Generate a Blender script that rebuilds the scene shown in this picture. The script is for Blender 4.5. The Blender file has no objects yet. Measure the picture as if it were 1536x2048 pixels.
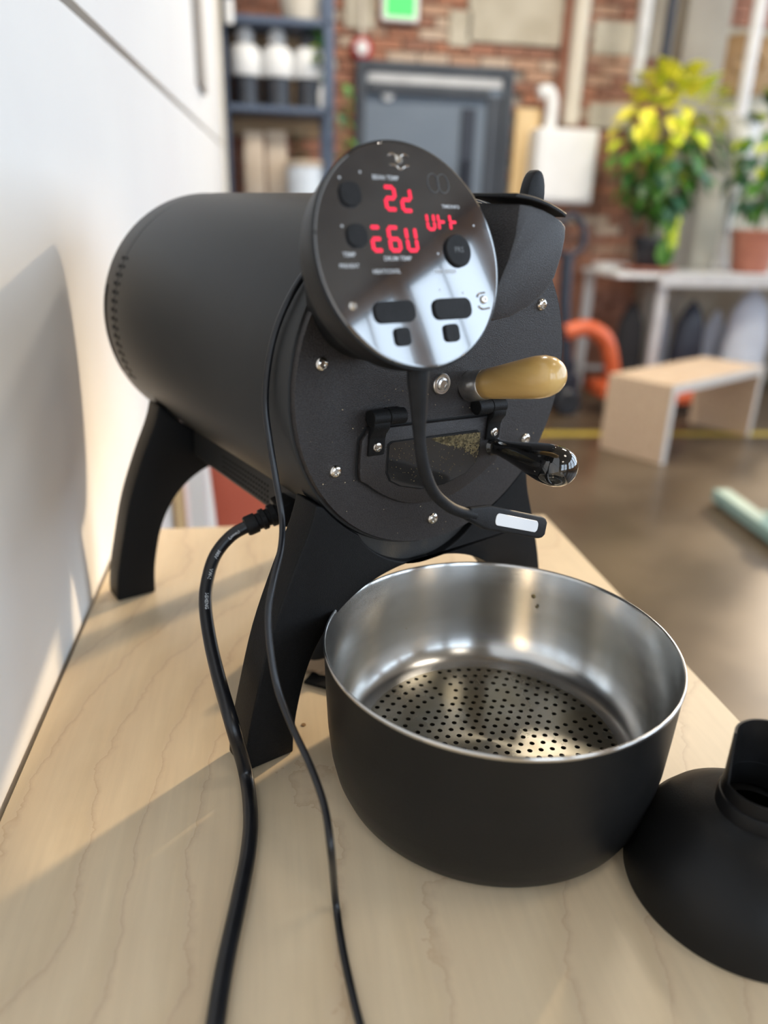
import bpy, bmesh, math, random
from mathutils import Vector, Matrix, geometry as mgeo
random.seed(7)
scene = bpy.context.scene
COL = scene.collection
V = Vector

# ------------------------------------------------------------------ camera
F_PX = 1462.76
CAM = V((0, 0, .42))
Fv = V((0.1521, 0.9161, -0.3709)).normalized()
Rv = V((0.9878, -0.1536, 0.0255)); Rv = (Rv - Fv*Rv.dot(Fv)).normalized()
Uv = Rv.cross(Fv).normalized()
cam = bpy.data.cameras.new('camera'); cam_o = bpy.data.objects.new('camera', cam); COL.objects.link(cam_o)
cam_o.matrix_world = Matrix(((Rv.x, Uv.x, -Fv.x, CAM.x), (Rv.y, Uv.y, -Fv.y, CAM.y), (Rv.z, Uv.z, -Fv.z, CAM.z), (0, 0, 0, 1)))
cam.sensor_fit = 'VERTICAL'; cam.sensor_height = 36; cam.lens = F_PX*36/2048
cam.clip_start = .01; cam.clip_end = 100
cam.dof.use_dof = True; cam.dof.focus_distance = .57; cam.dof.aperture_fstop = 2.6
scene.camera = cam_o

# ------------------------------------------------------------------ world, sun, exposure
scene.view_settings.view_transform = 'Standard'; scene.view_settings.look = 'None'
scene.view_settings.gamma = 1; scene.view_settings.use_curve_mapping = False
scene.view_settings.exposure = 0.12
w = bpy.data.worlds.new('daylight'); scene.world = w; w.use_nodes = True
bg = w.node_tree.nodes['Background']; bg.inputs[0].default_value = (.70, .84, 1.0, 1); bg.inputs[1].default_value = 4.9

def light(name, kind, loc, energy, color, **k):
    l = bpy.data.lights.new(name, kind); l.energy = energy; l.color = color
    o = bpy.data.objects.new(name, l); COL.objects.link(o); o.location = loc
    return l, o
SUN_EL = math.radians(19); SUN_H = V((.755, .656, 0))
sd = V((SUN_H.x*math.cos(SUN_EL), SUN_H.y*math.cos(SUN_EL), math.sin(SUN_EL)))
sun, sun_o = light('sun', 'SUN', (3, 3, 3), 3.4, (1, .76, .48)); sun.angle = math.radians(3.2)
sun_o.rotation_euler = sd.to_track_quat('Z', 'Y').to_euler()

def window_portal(name, c, size, rot):
    l, o = light(name, 'AREA', c, 1, (1, 1, 1)); l.shape = 'RECTANGLE'; l.size, l.size_y = size
    l.cycles.is_portal = True; o.rotation_euler = rot
FLOOR = -.80; CEIL = 3.0; XR = 4.6; YB = 5.8; YF = -4.2
# daylight comes in at the windows of the right wall and of the wall behind the viewer
WIN_R = [(4.22, 5.55), (2.0, 3.4), (.2, 1.7), (-1.6, -.1), (-3.4, -1.9)]
WZ = (0.0, 2.75)
for i, (a, b) in enumerate(WIN_R):
    window_portal('daylight_side', (XR+.05, (a+b)/2, (WZ[0]+WZ[1])/2), (WZ[1]-WZ[0], b-a), (0, math.pi/2, 0))
WIN_F = [(.3, 1.9), (2.3, 3.9)]
for a, b in WIN_F:
    window_portal('daylight_front', ((a+b)/2, YF-.05, (WZ[0]+WZ[1])/2), (b-a, WZ[1]-WZ[0]), (math.pi/2, 0, 0))
# added, unseen fill lights under the ceiling; stronger ones brighten the background
for x, y, e_ in ((1.6, .2, 10), (2.6, 3.4, 60), (1.0, 3.8, 50), (.9, -2.2, 8)):
    l, o = light('ceiling_fill_light', 'AREA', (x, y, CEIL-.12), e_, (1, .90, .76)); l.size = .7; l.shape = 'DISK'

# ------------------------------------------------------------------ helpers
def ray(px, py): return Fv + Rv*((px-768)/F_PX) - Uv*((py-1024)/F_PX)
def at(px, py, Y):            # world point on the vertical plane y = Y
    d = ray(px, py); return CAM + d*(Y/d.y)
def at_z(px, py, Z):
    d = ray(px, py); return CAM + d*((Z-CAM.z)/d.z)

def mesh_of(name, verts, faces, m, smooth=None):
    me = bpy.data.meshes.new(name); me.from_pydata([tuple(v) for v in verts], [], faces)
    bm = bmesh.new(); bm.from_mesh(me); bmesh.ops.recalc_face_normals(bm, faces=bm.faces); bm.to_mesh(me); bm.free()
    return finish(me, m, smooth)
def finish(me, m, smooth=None):
    if m: me.materials.append(m)
    if smooth is not None:
        me.shade_smooth() if hasattr(me, 'shade_smooth') else None
        me.set_sharp_from_angle(angle=math.radians(smooth))
    return me
def link(name, me, parent=None, loc=(0, 0, 0), rot=(0, 0, 0), **props):
    o = bpy.data.objects.new(name, me); COL.objects.link(o); o.location = loc; o.rotation_euler = rot
    if parent: o.parent = parent
    for k, v in props.items():
        if v: o[k] = v
    return o
def tag(o, label, cat, group=None):
    o['label'] = label; o['category'] = cat
    if group: o['group'] = group
    return o
def empty(name, loc=(0, 0, 0), rot=(0, 0, 0)):
    return link(name, None, None, loc, rot)
class MB:
    def __init__(s): s.v = []; s.f = []
    def add(s, v, f):
        n = len(s.v); s.v += [V(x) for x in v]; s.f += [tuple(i+n for i in q) for q in f]; return s
    def box(s, a, b):
        x0, y0, z0 = a; x1, y1, z1 = b
        return s.add([(x0,y0,z0),(x1,y0,z0),(x1,y1,z0),(x0,y1,z0),(x0,y0,z1),(x1,y0,z1),(x1,y1,z1),(x0,y1,z1)],
            [(0,3,2,1),(4,5,6,7),(0,1,5,4),(1,2,6,5),(2,3,7,6),(3,0,4,7)])
    def lathe(s, prof, n=48, M=None, ang=(0, 2*math.pi), cap=False):   # prof = (r, z); axis z then M
        M = M or Matrix(); full = abs(ang[1]-ang[0]-2*math.pi) < 1e-6; k = n if full else n+1
        vs = []; fs = []
        for r, z in prof:
            for i in range(k):
                t = ang[0]+(ang[1]-ang[0])*i/n; vs.append(M @ V((r*math.cos(t), r*math.sin(t), z)))
        for j in range(len(prof)-1):
            for i in range(n):
                a = j*k+i; b = j*k+(i+1) % k if full else j*k+i+1
                fs.append((a, b, b+k, a+k))
        if full:
            if cap or prof[0][0] <= .0015: fs.append(tuple(range(k))[::-1])
            if cap or prof[-1][0] <= .0015: fs.append(tuple(range((len(prof)-1)*k, len(prof)*k)))
        return s.add(vs, fs)
    def tube(s, pts, rad, n=12, flat=1.0, flatdir=None):
        pts = [V(p) for p in pts]; N = len(pts)
        rads = rad if isinstance(rad, (list, tuple)) else [rad]*N
        T = [(pts[min(i+1, N-1)]-pts[max(i-1, 0)]).normalized() for i in range(N)]
        a = V(flatdir) if flatdir is not None else (V((0, 0, 1)) if abs(T[0].z) < .9 else V((1, 0, 0)))
        vs = []
        for i in range(N):
            a = (a - T[i]*a.dot(T[i])).normalized() if flatdir is None else (V(flatdir)-T[i]*V(flatdir).dot(T[i])).normalized()
            b = T[i].cross(a)
            for j in range(n):
                t = 2*math.pi*j/n; vs.append(pts[i]+(a*math.cos(t)*flat+b*math.sin(t))*rads[i])
        fs = [(i*n+j, i*n+(j+1) % n, (i+1)*n+(j+1) % n, (i+1)*n+j) for i in range(N-1) for j in range(n)]
        fs += [tuple(range(n))[::-1], tuple(range((N-1)*n, N*n))]
        return s.add(vs, fs)
    def prism(s, poly, y0, y1):     # polygon in (x, z), extruded along y
        n = len(poly)
        return s.add([(x, y0, z) for x, z in poly]+[(x, y1, z) for x, z in poly],
            [tuple(range(n)), tuple(range(n, 2*n))[::-1]]+[(i, (i+1) % n, (i+1) % n+n, i+n) for i in range(n)])
    def xf(s, M):
        s.v = [M @ v for v in s.v]; return s
    def mesh(s, name, m, smooth=None, bevel=0, seg=2, angle=40):
        me = bpy.data.meshes.new(name); me.from_pydata([tuple(v) for v in s.v], [], s.f)
        bm = bmesh.new(); bm.from_mesh(me)
        bmesh.ops.recalc_face_normals(bm, faces=bm.faces)
        if bevel:
            ed = [e for e in bm.edges if len(e.link_faces) == 2 and e.calc_face_angle(0) > math.radians(angle)]
            bmesh.ops.bevel(bm, geom=ed, offset=bevel, segments=seg, profile=.5, affect='EDGES', clamp_overlap=True)
        bm.to_mesh(me); bm.free()
        return finish(me, m, smooth)
    def obj(s, name, m, parent=None, smooth=None, bevel=0, seg=2, angle=40, **props):
        return link(name, s.mesh(name, m, smooth, bevel, seg, angle), parent, **props)
def spline(P, n=8):
    P = [V(p) for p in P]; out = []
    for i in range(len(P)-1):
        p0 = P[max(i-1, 0)]; p1 = P[i]; p2 = P[i+1]; p3 = P[min(i+2, len(P)-1)]
        for k in range(n):
            t = k/n; out.append(.5*((2*p1)+(p2-p0)*t+(2*p0-5*p1+4*p2-p3)*t*t+(3*p1-p0-3*p2+p3)*t**3))
    return out+[P[-1]]
def rrect(w, h, r, n=5):
    out = []
    for cx, cy, a0 in ((w/2-r, h/2-r, 0), (-w/2+r, h/2-r, 90), (-w/2+r, -h/2+r, 180), (w/2-r, -h/2+r, 270)):
        for k in range(n+1):
            a = math.radians(a0+90*k/n); out.append((cx+r*math.cos(a), cy+r*math.sin(a)))
    return out
def frame_M(o, z, x=None):      # matrix with local z along z
    z = V(z).normalized(); x = V(x) if x is not None else (V((1, 0, 0)) if abs(z.x) < .9 else V((0, 1, 0)))
    x = (x-z*x.dot(z)).normalized(); y = z.cross(x)
    return Matrix(((x.x, y.x, z.x, o[0]), (x.y, y.y, z.y, o[1]), (x.z, y.z, z.z, o[2]), (0, 0, 0, 1)))

# ------------------------------------------------------------------ materials
def mat(name, c, rough=.5, metal=0, c2=None, scale=20, bump=0, bscale=200, emit=None, es=1, spec=.5, ior=None, trans=0, coat=0,
        stretch=None, obj_space=True, detail=3, lo=.35, hi=.65, rvar=0, sheen=0):
    m = bpy.data.materials.new(name); m.use_nodes = True; nt = m.node_tree; N = nt.nodes; L = nt.links
    b = N['Principled BSDF']; I = b.inputs
    I['Base Color'].default_value = (*c, 1); I['Roughness'].default_value = rough; I['Metallic'].default_value = metal
    I['Specular IOR Level'].default_value = spec; I['Transmission Weight'].default_value = trans; I['Coat Weight'].default_value = coat
    I['Sheen Weight'].default_value = sheen
    if ior: I['IOR'].default_value = ior
    if emit: I['Emission Color'].default_value = (*emit, 1); I['Emission Strength'].default_value = es
    tc = N.new('ShaderNodeTexCoord'); mp = N.new('ShaderNodeMapping'); L.new(tc.outputs['Object'], mp.inputs[0])
    if stretch: mp.inputs['Scale'].default_value = stretch
    if c2 or rvar:
        n = N.new('ShaderNodeTexNoise'); n.inputs['Scale'].default_value = scale; n.inputs['Detail'].default_value = detail
        L.new(mp.outputs[0], n.inputs['Vector'])
        if c2:
            r = N.new('ShaderNodeValToRGB'); r.color_ramp.elements[0].color = (*c, 1); r.color_ramp.elements[1].color = (*c2, 1)
            r.color_ramp.elements[0].position = lo; r.color_ramp.elements[1].position = hi
            L.new(n.outputs['Fac'], r.inputs[0]); L.new(r.outputs[0], I['Base Color'])
        if rvar:
            mr = N.new('ShaderNodeMapRange'); mr.inputs[3].default_value = rough-rvar; mr.inputs[4].default_value = rough+rvar
            L.new(n.outputs['Fac'], mr.inputs[0]); L.new(mr.outputs[0], I['Roughness'])
    if bump:
        n2 = N.new('ShaderNodeTexNoise'); n2.inputs['Scale'].default_value = bscale; n2.inputs['Detail'].default_value = 2
        L.new(mp.outputs[0], n2.inputs['Vector'])
        bp = N.new('ShaderNodeBump'); bp.inputs['Strength'].default_value = bump; bp.inputs['Distance'].default_value = .001
        L.new(n2.outputs['Fac'], bp.inputs['Height']); L.new(bp.outputs[0], I['Normal'])
    return m

def plywood(name):
    m = mat(name, (.62, .42, .23), .36, bump=.05, bscale=900, spec=.5)
    nt = m.node_tree; N = nt.nodes; L = nt.links; b = N['Principled BSDF']
    tc = N.new('ShaderNodeTexCoord')
    def mapping(rot, sc):
        mp = N.new('ShaderNodeMapping'); mp.inputs['Rotation'].default_value = (0, 0, rot); mp.inputs['Scale'].default_value = sc
        L.new(tc.outputs['Object'], mp.inputs[0]); return mp
    def noise(mp, sc, det, rough=.5):
        n = N.new('ShaderNodeTexNoise'); n.inputs['Scale'].default_value = sc; n.inputs['Detail'].default_value = det; n.inputs['Roughness'].default_value = rough
        L.new(mp.outputs[0], n.inputs['Vector']); return n
    def math_(op, a, c, d=None):
        q = N.new('ShaderNodeMath'); q.operation = op
        for k, v in enumerate((a, c, d)):
            if v is None: continue
            if isinstance(v, (int, float)): q.inputs[k].default_value = v
            else: L.new(v, q.inputs[k])
        return q.outputs[0]
    rot = math.radians(20)                                    # growth lines run along the sheet with a slant
    mp = mapping(rot, (1, 1, 1)); sx = N.new('ShaderNodeSeparateXYZ'); L.new(mp.outputs[0], sx.inputs[0])
    big = noise(mapping(rot, (1, .55, 1)), 3.2, 2, .45); small = noise(mapping(rot, (1, 1, 1)), 26, 4, .6)
    t = math_('MULTIPLY', sx.outputs[0], 15.0)
    t = math_('MULTIPLY_ADD', big.outputs['Fac'], 7.0, t)
    t = math_('MULTIPLY_ADD', small.outputs['Fac'], .55, t)
    fr = math_('FRACT', t, 0)
    r = N.new('ShaderNodeValToRGB'); e = r.color_ramp.elements
    e[0].position = 0; e[0].color = (.60, .445, .28, 1); e[1].position = 1; e[1].color = (.69, .55, .375, 1)
    for p, c in ((.035, (.66, .515, .345)), (.10, (.725, .575, .385)), (.55, (.745, .60, .405)), (.90, (.70, .555, .365))):
        x = e.new(p); x.color = (*c, 1)
    L.new(fr, r.inputs[0])
    f2 = noise(mapping(math.radians(20), (1, .07, 1)), 170, 4)
    cl = noise(mapping(0, (1, 1, 1)), 9, 2)
    mr = N.new('ShaderNodeMapRange'); mr.inputs[3].default_value = .90; mr.inputs[4].default_value = 1.07; L.new(f2.outputs['Fac'], mr.inputs[0])
    mr2 = N.new('ShaderNodeMapRange'); mr2.inputs[3].default_value = .93; mr2.inputs[4].default_value = 1.06; L.new(cl.outputs['Fac'], mr2.inputs[0])
    k = math_('MULTIPLY', mr.outputs[0], mr2.outputs[0])
    mx = N.new('ShaderNodeMix'); mx.data_type = 'RGBA'; mx.blend_type = 'MULTIPLY'; mx.inputs[0].default_value = 1
    L.new(r.outputs[0], mx.inputs[6]); L.new(k, mx.inputs[7]); L.new(mx.outputs[2], b.inputs['Base Color'])
    return m

M = {}
M['ply'] = plywood('birch_plywood')
M['ply_edge'] = mat('plywood_edge', (.42, .27, .14), .6, c2=(.62, .45, .27), scale=40, stretch=(1, 1, 12))
M['white_wall'] = mat('white_wall', (.82, .805, .79), .75, c2=(.84, .83, .81), scale=3, bump=.12, bscale=160)
M['seam'] = mat('grey_reveal', (.30, .27, .24), .8, c2=(.38, .34, .30), scale=10)
M['plaster'] = mat('plaster', (.62, .58, .52), .85, c2=(.7, .66, .6), scale=4)
M['body'] = mat('matte_black_body', (.022, .0222, .0222), .47, bump=.12, bscale=1400, c2=(.027, .027, .0268), scale=14, rvar=.03, spec=.36)
M['plate'] = mat('speckled_black_face', (.0145, .0118, .0112), .36, bump=.5, bscale=1500, c2=(.034, .029, .028), scale=900, spec=.4)
M['leg'] = mat('black_leg_casting', (.0065, .0065, .0068), .46, bump=.35, bscale=1300, c2=(.009, .009, .0093), scale=500, spec=.16)
M['leg_dusty'] = mat('dusty_recess', (.03, .029, .028), .5, bump=.3, bscale=900, c2=(.11, .085, .055), scale=30, lo=.5, hi=.8, detail=8)
M['black'] = mat('black_plastic', (.006, .006, .0065), .45, bump=.15, bscale=1200, c2=(.009, .009, .0095), scale=60, spec=.22)
M['void'] = mat('deep_black', (.004, .004, .004), .8, c2=(.006, .006, .006))
M['rubber'] = mat('black_rubber', (.009, .009, .0095), .5, bump=.3, bscale=1500, c2=(.014, .014, .015), scale=120, spec=.22)
M['cord'] = mat('cord_jacket', (.005, .0055, .0075), .34, c2=(.008, .009, .012), scale=60, spec=.5)
M['steel'] = mat('polished_steel', (.74, .72, .70), .3, 1, c2=(.62, .60, .57), scale=200)
M['screw'] = mat('screw_steel', (.80, .77, .72), .16, 1, c2=(.6, .56, .5), scale=400)
M['brushed'] = mat('brushed_steel', (.62, .61, .59), .22, 1, c2=(.65, .64, .62), scale=30, stretch=(1, 1, 14), rvar=.03)
M['perf'] = mat('perforated_steel', (.50, .47, .40), .28, 1, c2=(.40, .36, .27), scale=26, rvar=.08)
for k_ in ('brushed', 'perf'):
    nt = M[k_].node_tree; b_ = nt.nodes['Principled BSDF']; b_.inputs['Anisotropic'].default_value = .82 if k_ == 'brushed' else .7
    tg_ = nt.nodes.new('ShaderNodeTangent'); tg_.direction_type = 'RADIAL'; tg_.axis = 'Z'; b_.inputs['Anisotropic Rotation'].default_value = .25; nt.links.new(tg_.outputs[0], b_.inputs['Tangent'])
M['bowl_out'] = mat('black_bowl_coat', (.0072, .0074, .0077), .40, bump=.2, bscale=1200, c2=(.010, .0101, .0105), scale=12, rvar=.04, spec=.24)
M['maple'] = mat('maple_handle', (.60, .36, .11), .3, c2=(.72, .47, .17), scale=22, stretch=(3, .35, 3), coat=.5, spec=.5)
M['gloss_black'] = mat('gloss_black_knob', (.006, .006, .006), .05, c2=(.009, .009, .009), scale=40, coat=1, spec=.7, bump=.03, bscale=900)
M['panel_glass'] = mat('panel_glass', (.008, .010, .015), .10, c2=(.014, .017, .023), scale=40, ior=2.4, coat=1, rvar=.03)
M['red_led'] = mat('red_led', (.3, 0, .02), .4, emit=(1, .012, .05), es=1.25)
M['print'] = mat('white_print', (.62, .64, .66), .5)
M['print_grey'] = mat('grey_print', (.12, .125, .13), .4)
M['led_strip'] = mat('led_diffuser', (.85, .85, .85), .35)
M['door_glass'] = mat('dusty_glass', (.012, .011, .011), .1, c2=(.03, .028, .026), scale=14, coat=.5, ior=1.6)
M['chaff'] = mat('coffee_chaff', (.30, .23, .11), .8, c2=(.06, .045, .02), scale=420, detail=6)
M['dust'] = mat('coffee_dust', (.5, .42, .3), .9, c2=(.3, .22, .12), scale=800)
M['concrete'] = mat('polished_concrete', (.072, .050, .030), .3, c2=(.125, .090, .056), scale=2.2, detail=6, rvar=.06, spec=.5)
M['ceiling'] = mat('ceiling_timber', (.20, .15, .10), .8, c2=(.26, .2, .14), scale=3)
M['warm_timber'] = mat('warm_timber_wall', (.50, .27, .12), .6, c2=(.6, .36, .18), scale=3, stretch=(1, 1, .2))
M['mortar'] = mat('mortar', (.36, .30, .25), .9, c2=(.46, .40, .33), scale=20, bump=.4, bscale=60)
BR = []
for i, (a, b) in enumerate([((.36,.15,.09),(.46,.22,.13)), ((.30,.13,.08),(.42,.2,.13)), ((.42,.24,.15),(.52,.33,.23)), ((.26,.12,.08),(.34,.17,.11)), ((.5,.36,.26),(.58,.46,.36)), ((.40,.16,.09),(.5,.26,.17))]):
    BR.append(mat('brick_%s' % 'abcdef'[i], a, .85, c2=b, scale=14, bump=.5, bscale=50))
M['patch'] = mat('cement_patch', (.44, .39, .30), .9, c2=(.54, .49, .39), scale=5, bump=.4, bscale=30)
M['column'] = mat('grey_column', (.33, .29, .24), .85, c2=(.40, .36, .30), scale=3)
M['door_blue'] = mat('slate_blue_door', (.135, .17, .215), .45, c2=(.155, .19, .235), scale=3)
M['door_frame'] = mat('dark_door_frame', (.035, .042, .055), .5, c2=(.05, .058, .07), scale=4)
M['shelf_blue'] = mat('blue_grey_steel', (.07, .095, .15), .45, c2=(.085, .115, .17), scale=6)
M['shelf_wood'] = mat('shelf_wood', (.33, .21, .11), .6, c2=(.42, .28, .15), scale=5, stretch=(.3, 3, 3))
M['white'] = mat('white_paint', (.78, .78, .77), .5, c2=(.83, .83, .82), scale=5)
M['offwhite'] = mat('cream_paint', (.62, .56, .46), .6, c2=(.68, .62, .52), scale=5)
M['grey_metal'] = mat('pale_grey_metal', (.5, .5, .5), .4, c2=(.58, .58, .58), scale=8)
M['board'] = mat('pine_board', (.68, .47, .22), .6, c2=(.76, .56, .30), scale=5, stretch=(4, 4, .4))
M['bench'] = mat('bench_wood', (.62, .44, .29), .5, c2=(.72, .54, .37), scale=5, stretch=(1, 8, 8))
M['bench_edge'] = mat('bench_edge', (.66, .62, .57), .6, c2=(.74, .70, .65), scale=30)
M['orange'] = mat('orange_paint', (.62, .105, .03), .4, c2=(.7, .14, .05), scale=6)
M['rust'] = mat('rust_paint', (.28, .11, .07), .7, c2=(.36, .16, .1), scale=6)
M['chair_red'] = mat('coral_red_plastic', (.60, .13, .075), .5, c2=(.66, .16, .1), scale=4)
M['teal'] = mat('pale_teal_paint', (.24, .37, .33), .5, c2=(.3, .43, .39), scale=5)
M['navy'] = mat('dark_navy_steel', (.012, .016, .03), .45, c2=(.02, .025, .04), scale=8)
M['yellow'] = mat('yellow_tape', (.42, .30, .03), .6, c2=(.5, .37, .05), scale=8)
M['terracotta'] = mat('terracotta', (.36, .13, .085), .8, c2=(.45, .18, .12), scale=10)
M['soil'] = mat('soil', (.02, .014, .01), .9, c2=(.05, .035, .025), scale=80)
M['cloth_black'] = mat('black_fabric', (.012, .012, .014), .9, c2=(.022, .022, .025), scale=60)
M['cloth_white'] = mat('pale_blue_cloth', (.58, .64, .74), .8, c2=(.66, .71, .8), scale=6)
M['kraft'] = mat('kraft_paper', (.45, .36, .27), .8, c2=(.52, .43, .34), scale=8)
M['bottle_dark'] = mat('dark_bottle', (.02, .022, .03), .25, c2=(.03, .033, .04), scale=8)
M['paper'] = mat('scrap_paper', (.46, .33, .21), .8, c2=(.20, .12, .07), scale=60, lo=.55, hi=.7)
M['green_sign'] = mat('exit_green', (.02, .5, .08), .5, emit=(.10, .95, .16), es=.75)
M['red'] = mat('alarm_red', (.45, .02, .03), .4, c2=(.5, .03, .04))
M['jar'] = mat('frosted_jar', (.55, .6, .66), .3, c2=(.62, .67, .72), scale=6)
M['stem'] = mat('plant_stem', (.10, .2, .03), .6, c2=(.15, .25, .05))
LEAF = [mat('leaf_dark', (.015, .075, .012), .4, c2=(.03, .11, .02), scale=8), mat('leaf_mid', (.05, .17, .02), .4, c2=(.09, .24, .03), scale=8),
        mat('leaf_lime', (.50, .60, .03), .5, c2=(.62, .70, .06), scale=8), mat('leaf_sunlit_yellow', (.80, .76, .05), .5, c2=(.85, .78, .12), scale=8),  # lime and yellow brightened to imitate sun through the leaves
        mat('leaf_bluegreen', (.05, .15, .09), .35, c2=(.08, .2, .12), scale=8)]
M['cork'] = mat('brown_timber', (.24, .13, .045), .6, c2=(.34, .2, .08), scale=4)

# ------------------------------------------------------------------ the room
def struct(name, mb, m, parent=None, **k):
    o = mb.obj(name, m, parent, **k); o['kind'] = 'structure'; return o
struct('floor', MB().box((-3, YF, FLOOR-.1), (XR+.2, YB+.2, FLOOR)), M['concrete'])
struct('ceiling', MB().box((-3, YF, CEIL), (XR+.2, YB+.2, CEIL+.1)), M['ceiling'])
XW = -.2109; YE = 4.87
SEAM0, SEAM1 = V((XW, -1.2, .55)), V((XW, YE, .803))
wl = MB()
def seam_z(y): return SEAM0.z+(SEAM1.z-SEAM0.z)*(y-SEAM0.y)/(SEAM1.y-SEAM0.y)
Y0 = -1.2
wl.add([(XW, Y0, FLOOR), (XW, YE, FLOOR), (XW, YE, seam_z(YE)-.007), (XW, Y0, seam_z(Y0)-.007), (XW-.12, Y0, FLOOR), (XW-.12, YE, FLOOR), (XW-.12, YE, seam_z(YE)-.007), (XW-.12, Y0, seam_z(Y0)-.007)],
       [(0,1,2,3),(4,7,6,5),(3,2,6,7),(1,5,6,2),(0,3,7,4),(0,4,5,1)])
wo = struct('wall_left', wl, M['white_wall'])
wu = MB().add([(XW, Y0, seam_z(Y0)+.007), (XW, YE, seam_z(YE)+.007), (XW, YE, CEIL), (XW, Y0, CEIL), (XW-.12, Y0, seam_z(Y0)+.007), (XW-.12, YE, seam_z(YE)+.007), (XW-.12, YE, CEIL), (XW-.12, Y0, CEIL)],
       [(0,1,2,3),(4,7,6,5),(3,2,6,7),(1,5,6,2),(0,3,7,4),(0,4,5,1)])
wu.obj('upper_panel', M['white_wall'], wo)
MB().add([(XW-.02, Y0, seam_z(Y0)-.02), (XW-.02, YE, seam_z(YE)-.02), (XW-.02, YE, seam_z(YE)+.02), (XW-.02, Y0, seam_z(Y0)+.02), (XW-.11, Y0, seam_z(Y0)-.02), (XW-.11, YE, seam_z(YE)-.02), (XW-.11, YE, seam_z(YE)+.02), (XW-.11, Y0, seam_z(Y0)+.02)],
       [(0,1,2,3),(4,7,6,5),(3,2,6,7),(1,5,6,2),(0,3,7,4),(0,4,5,1)]).obj('seam_reveal', M['seam'], wo)
struct('wall_corner', MB().box((-3, YE-.1, FLOOR), (XW-.12, YE, CEIL)), M['plaster'])
# right wall with its windows
def holed(name, axis, pos, th, lo, hi, wins, m):
    mb = MB(); segs = []; c = lo
    for a, b in sorted(wins): segs.append((c, a)); c = b
    segs.append((c, hi))
    def bx(a, b, z0, z1):
        mb.box((pos, a, z0), (pos+th, b, z1)) if axis == 'x' else mb.box((a, pos-th, z0), (b, pos, z1))
    for a, b in segs: bx(a, b, FLOOR, CEIL)
    for a, b in wins: bx(a, b, FLOOR, WZ[0]); bx(a, b, 2.58 if (axis == 'x' and a > 4) else WZ[1], CEIL)  # unseen far window's head is lowered to keep sun off the upper left wall
    return struct(name, mb, m)
holed('wall_right', 'x', XR, .2, YF, YB+.2, WIN_R, M['warm_timber'])
holed('wall_front', 'y', YF, .2, -3, XR+.2, WIN_F, M['plaster'])
def win(name, axis, a, b):
    mb = MB(); z0, z1 = WZ; s = .05
    def bx(p0, p1, q0, q1): mb.box((XR+.06, p0, q0), (XR+.11, p1, q1)) if axis == 'x' else mb.box((p0, YF-.11, q0), (p1, YF-.06, q1))
    bx(a, b, z0, z0+s); bx(a, b, z1-s, z1); bx(a, a+s, z0, z1); bx(b-s, b, z0, z1)
    n = 2
    for i in range(1, n): p = a+(b-a)*i/n; bx(p-.025, p+.025, z0, z1)
    for q in (z0+(z1-z0)*.42,): bx(a, b, q-.025, q+.025)
    struct(name, mb, M['navy'])
k = 1
for a, b in WIN_R: win('window_%d' % k, 'x', a, b); k += 1
for a, b in WIN_F: win('window_%d' % k, 'y', a, b); k += 1
struct('wall_far_left', MB().box((-3.1, YF, FLOOR), (-3, YB+.2, CEIL)), M['plaster'])

# brick wall: each visible brick is a piece
wb = struct('wall_back', MB().box((-3, YB+.02, FLOOR), (XR, YB+.25, CEIL)), M['mortar'])
bm_ = [MB().box((-.105, 0, -.03), (.105, .05, .03)).mesh('brick', m, None, .006, 1) for m in BR]
stuff = MB(); pieces = 0
def hid(x, z):
    if .70 < x < 1.78 and z < 1.44: return True
    return False
rng = random.Random(3)
for row in range(0, 60):
    z = FLOOR+.035+row*.072
    if z > CEIL-.05: break
    for c in range(-14, 22):
        x = c*.222+(.111 if row % 2 else 0)
        if x > XR-.1 or hid(x, z): continue
        seen = ((.3 < x < 1.9 and 1.38 < z < 2.05) or (1.75 < x < 3.15 and .1 < z < 2.05))
        dy = rng.uniform(-.006, .006)
        if seen and pieces < 300:
            o = link('brick', bm_[rng.randrange(6)], wb, (x, YB-.028+dy, z)); pieces += 1
        else:
            stuff.box((x-.105, YB-.028+dy, z-.03), (x+.105, YB+.02, z+.03))
stuff.obj('distant_bricks', BR[1], wb, kind='stuff')
# cement patches proud of the bricks
def patch(px0, py0, px1, py1, name='cement_patch', m='patch', d=.012):
    a = at(px0, py0, YB-.04); b = at(px1, py1, YB-.04)
    MB().box((min(a.x, b.x), YB-.04-d, min(a.z, b.z)), (max(a.x, b.x), YB+.01, max(a.z, b.z))).obj(name, M[m], wb, bevel=.004, seg=1)
patch(942, -60, 1120, 95); patch(1190, 40, 1262, 112); patch(690, -60, 750, 60); patch(900, 20, 940, 95)
patch(1180, 205, 1260, 260); 
patch(1290, -80, 1345, 120, 'render_patch', 'column')
struct('trim_1', MB().box((at(1352, 0, YB).x, YB-.2, FLOOR), (at(1440, 0, YB).x, YB-.02, CEIL)), M['column'], bevel=.01)
struct('trim_2', MB().box((at(1440, 0, YB).x, YB-.09, FLOOR), (XR, YB-.02, at(1500, 95, YB).z+.1)), M['patch'], bevel=.01)

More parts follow.
